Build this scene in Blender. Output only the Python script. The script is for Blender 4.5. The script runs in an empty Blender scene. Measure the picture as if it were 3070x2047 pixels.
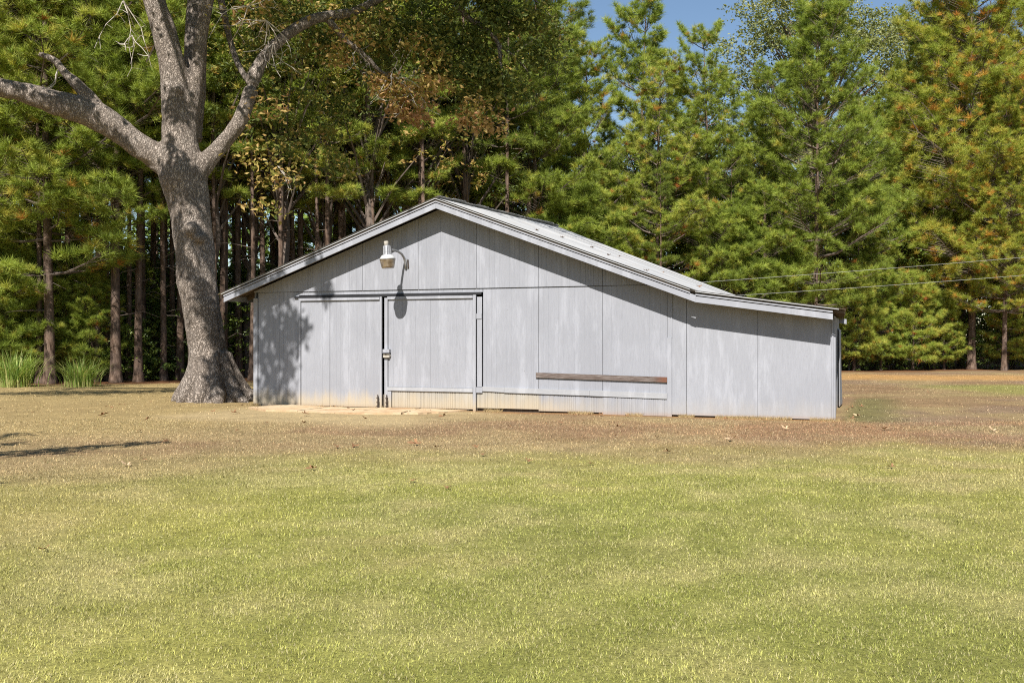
import bpy, bmesh, math, random
import numpy as np
from mathutils import Vector, Matrix

PI = math.pi
sc = bpy.context.scene
col = sc.collection
rng = np.random.default_rng(7)
random.seed(7)

# ------------------------------------------------------------------ camera, sky, sun, exposure
cam_data = bpy.data.cameras.new('camera')
cam_data.sensor_width = 36.0
cam_data.lens = 36.0 * 3000.0 / 3070.0
cam_data.clip_start = 0.05
cam_data.clip_end = 2000
cam = bpy.data.objects.new('camera', cam_data)
cam.location = (0, 0, 1.4)
cam.rotation_euler = (PI / 2, 0, 0)
col.objects.link(cam)
sc.camera = cam

SUN_ELEV = math.radians(46)
SUN_AZ = math.radians(11.5)            # towards the left of straight behind the camera
sun_dir = Vector((-math.sin(SUN_AZ) * math.cos(SUN_ELEV), -math.cos(SUN_AZ) * math.cos(SUN_ELEV), math.sin(SUN_ELEV)))

world = bpy.data.worlds.new('World')
sc.world = world
world.use_nodes = True
wn = world.node_tree
wn.nodes.clear()
sky = wn.nodes.new('ShaderNodeTexSky')
sky.sky_type = 'NISHITA'
sky.sun_disc = False
sky.sun_elevation = SUN_ELEV
sky.sun_rotation = math.radians(180) + SUN_AZ
sky.air_density = 1.1
sky.dust_density = 0.0
sky.ozone_density = 2.6
bg = wn.nodes.new('ShaderNodeBackground')
bg.inputs['Strength'].default_value = 0.066
wo = wn.nodes.new('ShaderNodeOutputWorld')
wn.links.new(sky.outputs[0], bg.inputs[0])
wn.links.new(bg.outputs[0], wo.inputs[0])

sun_data = bpy.data.lights.new('sun', 'SUN')
sun_data.energy = 5.0
sun_data.angle = math.radians(0.53)
sun_data.color = (1.0, 0.965, 0.915)
sun = bpy.data.objects.new('sun', sun_data)
sun.rotation_euler = sun_dir.to_track_quat('Z', 'Y').to_euler()
sun.location = (-10, -30, 40)
col.objects.link(sun)

sc.view_settings.view_transform = 'Standard'
sc.view_settings.look = 'None'
sc.view_settings.exposure = 0.82
sc.view_settings.gamma = 1.0
sc.view_settings.use_curve_mapping = False
sc.render.engine = 'CYCLES'
sc.cycles.max_bounces = 4
sc.cycles.diffuse_bounces = 2
sc.cycles.glossy_bounces = 2
sc.cycles.transmission_bounces = 3
sc.cycles.transparent_max_bounces = 4
sc.cycles.use_denoising = False
sc.cycles.filter_width = 1.1
sc.cycles.caustics_reflective = False
sc.cycles.caustics_refractive = False

# ------------------------------------------------------------------ helpers
def link(o, parent=None):
    col.objects.link(o)
    if parent is not None:
        o.parent = parent
    return o

def tag(o, label=None, cat=None, group=None, kind=None):
    if label: o['label'] = label
    if cat: o['category'] = cat
    if group: o['group'] = group
    if kind: o['kind'] = kind
    return o

def empty(name, loc=(0, 0, 0), rz=0.0, scale=1.0):
    o = bpy.data.objects.new(name, None)
    o.empty_display_size = 0.2
    o.location = loc
    o.rotation_euler = (0, 0, rz)
    o.scale = (scale, scale, scale)
    return link(o)

def mesh_py(name, verts, faces, mat, parent=None, smooth=False):
    me = bpy.data.meshes.new(name)
    me.from_pydata([tuple(v) for v in verts], [], [tuple(f) for f in faces])
    me.materials.append(mat)
    if smooth:
        me.polygons.foreach_set('use_smooth', [True] * len(me.polygons))
    me.update()
    return link(bpy.data.objects.new(name, me), parent)

def tri_mesh(name, V, mat, colour=None, t=None, smooth=False):
    """V: (n,3,3) separate triangles; colour (n,3) per triangle; t (n,) per triangle"""
    n = len(V)
    me = bpy.data.meshes.new(name)
    me.vertices.add(n * 3)
    me.vertices.foreach_set('co', np.ascontiguousarray(V, dtype=np.float32).ravel())
    me.loops.add(n * 3)
    me.loops.foreach_set('vertex_index', np.arange(n * 3, dtype=np.int32))
    me.polygons.add(n)
    me.polygons.foreach_set('loop_start', np.arange(0, n * 3, 3, dtype=np.int32))
    me.polygons.foreach_set('loop_total', np.full(n, 3, dtype=np.int32))
    me.update(calc_edges=True)
    if colour is not None:
        a = me.attributes.new('tone', 'FLOAT_COLOR', 'POINT')
        c4 = np.ones((n, 3, 4), dtype=np.float32)
        c4[:, :, :3] = colour[:, None, :]
        a.data.foreach_set('color', c4.ravel())
    if t is not None:
        a = me.attributes.new('t', 'FLOAT', 'POINT')
        a.data.foreach_set('value', np.repeat(t.astype(np.float32), 3))
    me.materials.append(mat)
    return me

class MB:
    """collects boxes, prisms and tubes into one mesh"""
    def __init__(self):
        self.v = []; self.f = []
    def add(self, verts, faces):
        b = len(self.v)
        self.v += [tuple(p) for p in verts]
        self.f += [tuple(i + b for i in f) for f in faces]
        return self
    def box(self, x0, x1, y0, y1, z0, z1):
        v = [(x0,y0,z0),(x1,y0,z0),(x1,y1,z0),(x0,y1,z0),(x0,y0,z1),(x1,y0,z1),(x1,y1,z1),(x0,y1,z1)]
        return self.add(v, [(0,3,2,1),(4,5,6,7),(0,1,5,4),(1,2,6,5),(2,3,7,6),(3,0,4,7)])
    def slab(self, a, b, y0, y1, h):
        """board along the wall from a=(s,z) to b=(s,z) (bottom edge), height h, between depths y0,y1"""
        v = [(a[0],y0,a[1]),(b[0],y0,b[1]),(b[0],y1,b[1]),(a[0],y1,a[1]),
             (a[0],y0,a[1]+h),(b[0],y0,b[1]+h),(b[0],y1,b[1]+h),(a[0],y1,a[1]+h)]
        return self.add(v, [(0,3,2,1),(4,5,6,7),(0,1,5,4),(1,2,6,5),(2,3,7,6),(3,0,4,7)])
    def tube(self, pts, rad, sides=8, cap=True, jitter=0.0):
        pts = [Vector(p) for p in pts]
        n = len(pts); b = len(self.v)
        up = Vector((0.13, 0.21, 0.97))
        for i, p in enumerate(pts):
            d = (pts[min(i+1, n-1)] - pts[max(i-1, 0)])
            d = d.normalized() if d.length > 1e-9 else Vector((0,0,1))
            a = d.cross(up)
            if a.length < 0.05: a = d.cross(Vector((1,0,0)))
            a.normalize()
            c = d.cross(a).normalized()
            r = rad[i] if hasattr(rad, '__len__') else rad
            for k in range(sides):
                t = 2 * PI * k / sides
                rr = r * (1 + (random.uniform(-jitter, jitter) if jitter else 0))
                self.v.append(tuple(p + (a * math.cos(t) + c * math.sin(t)) * rr))
        for i in range(n-1):
            for k in range(sides):
                k2 = (k+1) % sides
                self.f.append((b+i*sides+k, b+i*sides+k2, b+(i+1)*sides+k2, b+(i+1)*sides+k))
        if cap:
            self.f.append(tuple(b + k for k in range(sides))[::-1])
            self.f.append(tuple(b + (n-1)*sides + k for k in range(sides)))
        return self
    def lathe(self, prof, sides=24, centre=(0,0,0), close=False):
        b = len(self.v); n = len(prof)
        for r, z in prof:
            for k in range(sides):
                t = 2*PI*k/sides
                self.v.append((centre[0]+r*math.cos(t), centre[1]+r*math.sin(t), centre[2]+z))
        for i in range(n-1):
            for k in range(sides):
                k2 = (k+1) % sides
                self.f.append((b+i*sides+k, b+i*sides+k2, b+(i+1)*sides+k2, b+(i+1)*sides+k))
        return self
    def build(self, name, mat, parent=None, smooth=False):
        return mesh_py(name, self.v, self.f, mat, parent, smooth)

# lattice value noise, vectorised
def _hash(ix, iy, seed):
    h = (ix.astype(np.int64) * 374761393 + iy.astype(np.int64) * 668265263 + seed * 1442695041) & 0x7fffffff
    h = ((h ^ (h >> 13)) * 1274126177) & 0x7fffffff
    return ((h ^ (h >> 16)) & 0xffff) / 65535.0
def vnoise(x, y, scale, seed=0, oct=3):
    out = np.zeros_like(x, dtype=float); amp = 1.0; tot = 0.0
    px = x / scale; py = y / scale
    for o in range(oct):
        ix = np.floor(px); iy = np.floor(py); fx = px - ix; fy = py - iy
        fx = fx*fx*(3-2*fx); fy = fy*fy*(3-2*fy)
        a = _hash(ix, iy, seed+o); b = _hash(ix+1, iy, seed+o); c = _hash(ix, iy+1, seed+o); d = _hash(ix+1, iy+1, seed+o)
        out += amp * ((a*(1-fx)+b*fx)*(1-fy) + (c*(1-fx)+d*fx)*fy)
        tot += amp; amp *= 0.55; px = px*2.03+17.1; py = py*2.03+5.7
    return out / tot
def sstep(a, b, x):
    t = np.clip((x - a) / (b - a), 0, 1)
    return t*t*(3-2*t)

# ------------------------------------------------------------------ materials
def new_mat(name, rough=0.8, spec=0.2):
    m = bpy.data.materials.new(name)
    m.use_nodes = True
    nt = m.node_tree
    b = nt.nodes['Principled BSDF']
    b.inputs['Roughness'].default_value = rough
    b.inputs['Specular IOR Level'].default_value = spec
    return m, nt, b

def N(nt, typ, **kw):
    n = nt.nodes.new(typ)
    for k, v in kw.items():
        setattr(n, k, v)
    return n

def ramp(nt, fac, stops):
    r = N(nt, 'ShaderNodeValToRGB')
    el = r.color_ramp.elements
    while len(el) > 1: el.remove(el[-1])
    el[0].position = stops[0][0]; el[0].color = (*stops[0][1], 1)
    for p, c in stops[1:]:
        e = el.new(p); e.color = (*c, 1)
    nt.links.new(fac, r.inputs[0])
    return r.outputs[0]

def noise(nt, vec, scale, detail=4, rough=0.55, stretch=None):
    if stretch:
        mp = N(nt, 'ShaderNodeMapping'); mp.inputs['Scale'].default_value = stretch
        nt.links.new(vec, mp.inputs[0]); vec = mp.outputs[0]
    n = N(nt, 'ShaderNodeTexNoise')
    n.inputs['Scale'].default_value = scale; n.inputs['Detail'].default_value = detail
    n.inputs['Roughness'].default_value = rough
    nt.links.new(vec, n.inputs['Vector'])
    return n.outputs['Fac']

def mixc(nt, fac, a, b, mode='MIX'):
    m = N(nt, 'ShaderNodeMix', data_type='RGBA', blend_type=mode)
    for sock, val in ((m.inputs[0], fac), (m.inputs[6], a), (m.inputs[7], b)):
        if isinstance(val, (int, float)): sock.default_value = val
        elif isinstance(val, tuple): sock.default_value = (*val, 1)
        else: nt.links.new(val, sock)
    return m.outputs[2]

def math_n(nt, op, a, b=0.0, clamp=False):
    m = N(nt, 'ShaderNodeMath', operation=op, use_clamp=clamp)
    for s, v in ((m.inputs[0], a), (m.inputs[1], b)):
        if isinstance(v, (int, float)): s.default_value = v
        else: nt.links.new(v, s)
    return m.outputs[0]

def maprange(nt, v, a, b, c=0.0, d=1.0):
    m = N(nt, 'ShaderNodeMapRange', interpolation_type='SMOOTHSTEP')
    nt.links.new(v, m.inputs[0])
    for i, x in enumerate((a, b, c, d)): m.inputs[i+1].default_value = x
    return m.outputs[0]

def bump(nt, b, h, strength=0.3, dist=0.02):
    bp = N(nt, 'ShaderNodeBump'); bp.inputs['Strength'].default_value = strength; bp.inputs['Distance'].default_value = dist
    nt.links.new(h, bp.inputs['Height']); nt.links.new(bp.outputs[0], b.inputs['Normal'])

def paint_mat(name, base, dirt=True, plain=False, grain_axis='z'):
    m, nt, b = new_mat(name, 0.62, 0.25)
    tc = N(nt, 'ShaderNodeTexCoord').outputs['Object']
    st = (14, 14, 1.0) if grain_axis == 'z' else (1.0, 14, 14)
    g = noise(nt, tc, 5.0, 6, 0.65, st)
    g2 = noise(nt, tc, 22.0, 4, 0.6, (6, 6, 0.9) if grain_axis == 'z' else (0.9, 6, 6))
    big = noise(nt, tc, 1.1, 3, 0.5)
    darker = tuple(c * 0.86 for c in base); lighter = tuple(min(c * 1.08, .85) for c in base)
    c = ramp(nt, g, [(0.3, darker), (0.52, base), (0.75, lighter)])
    c = mixc(nt, maprange(nt, g2, 0.58, 0.72, 0, 0.5), c, tuple(x * 0.62 for x in base))
    c = mixc(nt, maprange(nt, big, 0.35, 0.7, 0.0, 0.45), c, tuple(x * 0.84 for x in base))
    chalk = noise(nt, tc, 1.4, 5, 0.7, (2.6, 1, 0.5))
    c = mixc(nt, maprange(nt, chalk, 0.48, 0.66, 0.0, 0.75), c, tuple(x * 1.22 for x in base))
    vo = N(nt, 'ShaderNodeTexVoronoi'); vo.inputs['Scale'].default_value = 3.2; vo.inputs['Randomness'].default_value = 0.9
    nt.links.new(tc, vo.inputs['Vector'])
    c = mixc(nt, maprange(nt, vo.outputs['Distance'], 0.022, 0.035, 0.75, 0.0), c, (0.13, 0.12, 0.11))
    rp = N(nt, 'ShaderNodeObjectInfo').outputs['Random']
    c = mixc(nt, math_n(nt, 'MULTIPLY', rp, 0.10), c, tuple(x * 0.6 for x in base))
    if dirt:
        sx = N(nt, 'ShaderNodeSeparateXYZ'); nt.links.new(tc, sx.inputs[0])
        zz = math_n(nt, 'SUBTRACT', sx.outputs['Z'], math_n(nt, 'MULTIPLY', noise(nt, tc, 3.0, 5, 0.7, (1.6, 1, 0.25)), 0.55))
        low = maprange(nt, zz, -0.22, 0.16, 1.0, 0.0)
        left = maprange(nt, sx.outputs['X'], 6.0, 8.5, 1.0, 0.22)
        fac = math_n(nt, 'MULTIPLY', math_n(nt, 'MULTIPLY', low, left), 0.95)
        c = mixc(nt, fac, c, (0.39, 0.325, 0.23))
        # a thin red splash right above the soil
        low2 = maprange(nt, math_n(nt, 'SUBTRACT', sx.outputs['Z'], math_n(nt, 'MULTIPLY', g, 0.10)), -0.05, 0.06, 1.0, 0.0)
        c = mixc(nt, math_n(nt, 'MULTIPLY', low2, 0.4), c, (0.30, 0.17, 0.09))
    nt.links.new(c, b.inputs['Base Color'])
    bump(nt, b, g, 0.25, 0.004)
    return m

WALL = (0.276, 0.281, 0.304)
M_wall = paint_mat('grey_white_painted_siding', WALL)
M_trim = paint_mat('grey_white_painted_trim', (0.290, 0.295, 0.318), dirt=False)
M_trim_low = paint_mat('painted_trim_dirty_foot', (0.290, 0.295, 0.318))
M_fascia = paint_mat('painted_fascia', (0.290, 0.295, 0.318), dirt=False, grain_axis='x')
M_kick = paint_mat('soil_stained_ribbed_panel', (0.325, 0.302, 0.262))
M_batten = paint_mat('weathered_painted_batten', (0.315, 0.316, 0.325), dirt=False, grain_axis='x')

def wood_mat(name, a, b_, c_, axis='x', scale=6):
    m, nt, b = new_mat(name, 0.85, 0.1)
    tc = N(nt, 'ShaderNodeTexCoord').outputs['Object']
    g = noise(nt, tc, scale, 6, 0.7, (0.7, 18, 18) if axis == 'x' else (18, 18, 0.7))
    nt.links.new(ramp(nt, g, [(0.3, a), (0.5, b_), (0.7, c_)]), b.inputs['Base Color'])
    bump(nt, b, g, 0.6, 0.01)
    return m, nt, b, g
M_ply = paint_mat('painted_rough_plywood', (0.293, 0.298, 0.320))
nt = M_ply.node_tree; b = nt.nodes['Principled BSDF']
tc = N(nt, 'ShaderNodeTexCoord').outputs['Object']
hz = noise(nt, tc, 6, 5, 0.7, (0.8, 1, 16)); ms = noise(nt, tc, 1.7, 3)
old = b.inputs['Base Color'].links[0].from_socket
nt.links.new(mixc(nt, math_n(nt, 'MULTIPLY', maprange(nt, hz, .57, .66), maprange(nt, ms, .4, .6, .1, .6)), old, (0.24, 0.24, 0.26)), b.inputs['Base Color'])
M_brown, nt, b, g = wood_mat('bare_weathered_plank', (0.035, 0.027, 0.022), (0.13, 0.10, 0.085), (0.27, 0.24, 0.22))
tc = N(nt, 'ShaderNodeTexCoord').outputs['Object']
sx = N(nt, 'ShaderNodeSeparateXYZ'); nt.links.new(tc, sx.inputs[0])
old = b.inputs['Base Color'].links[0].from_socket
nt.links.new(mixc(nt, maprange(nt, math_n(nt, 'ADD', sx.outputs['X'], math_n(nt, 'MULTIPLY', g, 0.4)), 9.0, 9.25, 0, 0.7), old, (0.16, 0.06, 0.03)), b.inputs['Base Color'])
M_deck = wood_mat('raw_roof_timber', (0.05, 0.035, 0.025), (0.11, 0.08, 0.055), (0.17, 0.13, 0.09))[0]
M_frame = wood_mat('rough_framing', (0.05, 0.04, 0.03), (0.10, 0.08, 0.06), (0.16, 0.13, 0.1), 'z')[0]

def simple(name, colr, rough=0.6, metal=0.0, spec=0.3, var=0.15, scale=30):
    m, nt, b = new_mat(name, rough, spec)
    tc = N(nt, 'ShaderNodeTexCoord').outputs['Object']
    n = noise(nt, tc, scale, 4)
    nt.links.new(ramp(nt, n, [(0.3, tuple(c*(1-var) for c in colr)), (0.7, tuple(min(c*(1+var), .9) for c in colr))]), b.inputs['Base Color'])
    b.inputs['Metallic'].default_value = metal
    return m
M_black = simple('black_gap_shade', (0.02, 0.02, 0.022), 0.7)  # black for the shade in the gaps above and within the doors
M_iron = simple('rusty_iron', (0.06, 0.045, 0.035), 0.8, 0.3)
M_alu = simple('cast_aluminium_housing', (0.27, 0.27, 0.275), 0.5, 0.4)
M_galv = simple('galvanised_arm', (0.27, 0.275, 0.28), 0.5, 0.5)
M_white = simple('white_enamel_reflector', (0.46, 0.46, 0.45), 0.4, 0.0, 0.4, 0.05)
M_cream = simple('cream_photocell', (0.36, 0.33, 0.28), 0.5, 0.0, 0.3, 0.15, 60)
M_wire = simple('pale_service_wire', (0.36, 0.35, 0.33), 0.5)
M_pole = simple('creosoted_pole', (0.10, 0.07, 0.05), 0.85)
M_soil_dark = simple('damp_red_soil', (0.16, 0.07, 0.03), 0.95)

# aged prismatic refractor
m, nt, b = new_mat('amber_prismatic_refractor', 0.3, 0.5)
tc = N(nt, 'ShaderNodeTexCoord').outputs['Object']
n = noise(nt, tc, 14, 4)
nt.links.new(ramp(nt, n, [(0.3, (0.10, 0.065, 0.035)), (0.7, (0.24, 0.18, 0.10))]), b.inputs['Base Color'])
b.inputs['Transmission Weight'].default_value = 0.15
M_amber = m

# corrugated tin
m, nt, b = new_mat('corrugated_tin', 0.5, 0.4)
tc = N(nt, 'ShaderNodeTexCoord').outputs['Object']
n1 = noise(nt, tc, 0.9, 5, 0.6); n2 = noise(nt, tc, 3.0, 6, 0.7, (0.35, 2.2, 1))
c = ramp(nt, n1, [(0.3, (0.31, 0.31, 0.31)), (0.7, (0.41, 0.405, 0.395))])
c = mixc(nt, maprange(nt, n2, 0.54, 0.72, 0, 0.7), c, (0.36, 0.25, 0.15))
rp = N(nt, 'ShaderNodeObjectInfo').outputs['Random']
c = mixc(nt, math_n(nt, 'MULTIPLY', rp, 0.22), c, (0.38, 0.36, 0.33))
nt.links.new(c, b.inputs['Base Color'])
b.inputs['Metallic'].default_value = 0.0
M_tin = m

# oak bark
m, nt, b = new_mat('oak_bark', 0.9, 0.12)
geo = N(nt, 'ShaderNodeTexCoord').outputs['Object']
vor = N(nt, 'ShaderNodeTexVoronoi', feature='DISTANCE_TO_EDGE'); vor.inputs['Scale'].default_value = 19
mp = N(nt, 'ShaderNodeMapping'); mp.inputs['Scale'].default_value = (1.6, 1.6, 0.26)
dist = N(nt, 'ShaderNodeTexNoise'); dist.inputs['Scale'].default_value = 5; dist.inputs['Detail'].default_value = 4
nt.links.new(geo, dist.inputs['Vector'])
add = N(nt, 'ShaderNodeVectorMath', operation='MULTIPLY_ADD')
nt.links.new(dist.outputs['Color'], add.inputs[0]); add.inputs[1].default_value = (0.3, 0.3, 0.3); nt.links.new(geo, add.inputs[2])
nt.links.new(add.outputs[0], mp.inputs[0]); nt.links.new(mp.outputs[0], vor.inputs['Vector'])
crack = maprange(nt, vor.outputs['Distance'], 0.0, 0.22)
fine = noise(nt, geo, 26, 6, 0.75, (1, 1, 0.16)); big = noise(nt, geo, 1.6, 4, 0.6)
c = ramp(nt, big, [(0.3, (0.26, 0.21, 0.17)), (0.55, (0.38, 0.325, 0.275)), (0.75, (0.50, 0.44, 0.385))])
c = mixc(nt, 0.5, c, ramp(nt, fine, [(0.3, (0.12, 0.09, 0.065)), (0.7, (0.51, 0.43, 0.36))]))
c = mixc(nt, crack, (0.13, 0.105, 0.085), c)
nt.links.new(c, b.inputs['Base Color'])
h = math_n(nt, 'ADD', math_n(nt, 'MULTIPLY', crack, 0.8), math_n(nt, 'MULTIPLY', fine, 0.6))
bump(nt, b, h, 0.85, 0.034)
M_oakbark = m

# pine bark
m, nt, b = new_mat('pine_bark', 0.9, 0.1)
geo = N(nt, 'ShaderNodeTexCoord').outputs['Object']
v1 = noise(nt, geo, 9, 5, 0.7, (1, 1, 0.3)); v2 = noise(nt, geo, 1.2, 3)
c = ramp(nt, v1, [(0.36, (0.035, 0.022, 0.016)), (0.5, (0.115, 0.075, 0.052)), (0.66, (0.21, 0.15, 0.112))])
c = mixc(nt, maprange(nt, v2, 0.4, 0.65, 0, 0.5), c, (0.16, 0.12, 0.10))
nt.links.new(c, b.inputs['Base Color'])
bump(nt, b, v1, 1.0, 0.04)
M_pinebark = m
M_twig = simple('dead_grey_twig', (0.14, 0.11, 0.09), 0.9, 0, 0.1, 0.3, 5)
M_deadwood = simple('pale_dead_wood', (0.45, 0.40, 0.34), 0.9, 0, 0.1, 0.25, 8)

def leafy_mat(name, stops, trans=0.35, jitter=0.10, attr='t', rough=0.55, spec=0.25):
    m = bpy.data.materials.new(name); m.use_nodes = True
    nt = m.node_tree; nt.nodes.clear()
    out = N(nt, 'ShaderNodeOutputMaterial')
    at = N(nt, 'ShaderNodeAttribute', attribute_name=attr)
    rp = N(nt, 'ShaderNodeObjectInfo').outputs['Random']
    f = math_n(nt, 'ADD', at.outputs['Fac'], math_n(nt, 'MULTIPLY', math_n(nt, 'SUBTRACT', rp, 0.5), jitter), True)
    c = ramp(nt, f, stops)
    p = N(nt, 'ShaderNodeBsdfPrincipled'); p.inputs['Roughness'].default_value = rough; p.inputs['Specular IOR Level'].default_value = spec
    nt.links.new(c, p.inputs['Base Color'])
    tr = N(nt, 'ShaderNodeBsdfTranslucent')
    nt.links.new(mixc(nt, 1.0, c, (1.15, 1.2, 0.7), 'MULTIPLY'), tr.inputs['Color'])
    mx = N(nt, 'ShaderNodeMixShader'); mx.inputs[0].default_value = trans
    nt.links.new(p.outputs[0], mx.inputs[1]); nt.links.new(tr.outputs[0], mx.inputs[2])
    nt.links.new(mx.outputs[0], out.inputs['Surface'])
    return m
M_needle = leafy_mat('pine_needles', [(0.0, (0.14, 0.19, 0.03)), (0.45, (0.32, 0.385, 0.062)), (0.72, (0.46, 0.44, 0.085)), (0.86, (0.46, 0.35, 0.065)), (0.93, (0.52, 0.24, 0.055)), (1.0, (0.42, 0.15, 0.045))], 0.32, 0.3)
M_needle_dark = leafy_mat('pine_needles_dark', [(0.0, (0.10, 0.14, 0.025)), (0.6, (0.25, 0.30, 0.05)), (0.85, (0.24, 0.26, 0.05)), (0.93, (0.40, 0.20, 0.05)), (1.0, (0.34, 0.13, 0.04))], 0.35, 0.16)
M_needle_gold = leafy_mat('pine_needles_turning', [(0.0, (0.17, 0.23, 0.04)), (0.42, (0.34, 0.38, 0.06)), (0.66, (0.48, 0.44, 0.08)), (0.82, (0.60, 0.42, 0.08)), (0.9, (0.60, 0.32, 0.07)), (1.0, (0.50, 0.21, 0.055))], 0.4, 0.06)
M_leaf = leafy_mat('broad_leaves', [(0.0, (0.06, 0.095, 0.02)), (0.5, (0.17, 0.24, 0.045)), (0.85, (0.30, 0.36, 0.07)), (1.0, (0.38, 0.33, 0.08))], 0.35, 0.2, rough=0.4, spec=0.4)
M_leaf_olive = leafy_mat('olive_grey_leaves', [(0.0, (0.13, 0.15, 0.05)), (0.6, (0.29, 0.30, 0.10)), (1.0, (0.42, 0.39, 0.15))], 0.3, 0.1, rough=0.5, spec=0.3)
M_oakleaf = leafy_mat('oak_leaves', [(0.0, (0.05, 0.07, 0.018)), (0.45, (0.11, 0.14, 0.03)), (0.62, (0.26, 0.24, 0.05)), (0.8, (0.48, 0.32, 0.11)), (1.0, (0.42, 0.22, 0.11))], 0.35, 0.02)
M_tallgrass = leafy_mat('tall_grass_blades', [(0.0, (0.11, 0.19, 0.035)), (0.6, (0.30, 0.41, 0.09)), (1.0, (0.52, 0.48, 0.2))], 0.35, 0.1)
M_deadleaf = simple('dry_brown_leaf', (0.20, 0.105, 0.05), 0.75, 0, 0.2, 0.45, 6)
M_paleleaf = simple('dry_tan_leaf', (0.42, 0.29, 0.17), 0.75, 0, 0.2, 0.3, 6)

# lawn and ground: colour of the soil and turf is stored per vertex, grain is procedural
def tone_mat(name, trans=0.0, grain=True):
    m = bpy.data.materials.new(name); m.use_nodes = True
    nt = m.node_tree; nt.nodes.clear()
    out = N(nt, 'ShaderNodeOutputMaterial')
    c = N(nt, 'ShaderNodeAttribute', attribute_name='tone').outputs['Color']
    p = N(nt, 'ShaderNodeBsdfPrincipled'); p.inputs['Roughness'].default_value = 0.8; p.inputs['Specular IOR Level'].default_value = 0.12
    if grain:
        tc = N(nt, 'ShaderNodeTexCoord').outputs['Object']
        n1 = noise(nt, tc, 45, 5, 0.75); n2 = noise(nt, tc, 9, 4, 0.7)
        c = mixc(nt, 1.0, c, ramp(nt, n1, [(0.32, (0.50, 0.48, 0.45)), (0.5, (0.95, 0.95, 0.95)), (0.68, (1.35, 1.3, 1.2))]), 'MULTIPLY')
        c = mixc(nt, 0.6, c, mixc(nt, 1.0, c, ramp(nt, n2, [(0.35, (0.7, 0.7, 0.66)), (0.65, (1.2, 1.17, 1.1))]), 'MULTIPLY'))
        bump(nt, p, n1, 0.6, 0.03)
    nt.links.new(c, p.inputs['Base Color'])
    last = p.outputs[0]
    if trans:
        tr = N(nt, 'ShaderNodeBsdfTranslucent'); nt.links.new(c, tr.inputs['Color'])
        mx = N(nt, 'ShaderNodeMixShader'); mx.inputs[0].default_value = trans
        nt.links.new(last, mx.inputs[1]); nt.links.new(tr.outputs[0], mx.inputs[2]); last = mx.outputs[0]
    nt.links.new(last, out.inputs['Surface'])
    return m
M_ground = tone_mat('turf_and_soil')
M_blade = tone_mat('grass_blades', 0.25, False)

# ------------------------------------------------------------------ ground
BARN_O = (-5.622, 21.848); BARN_A = math.radians(-20.591)
CW, SW = math.cos(BARN_A), math.sin(BARN_A)
def to_barn(x, y):
    dx = x - BARN_O[0]; dy = y - BARN_O[1]
    return dx*CW + dy*SW, -dx*SW + dy*CW
def from_barn(s, d, z=0.0):
    return (BARN_O[0] + s*CW - d*SW, BARN_O[1] + s*SW + d*CW, z)
def edge_y(x):
    return 38.6 + 0.42*x - 0.004*np.square(np.minimum(x, 0))*0

def ground_z(x, y):
    return (vnoise(x, y, 3.5, 90, 2) - 0.5) * 0.05 + 0.30*sstep(0, 25, y - edge_y(x))

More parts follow.
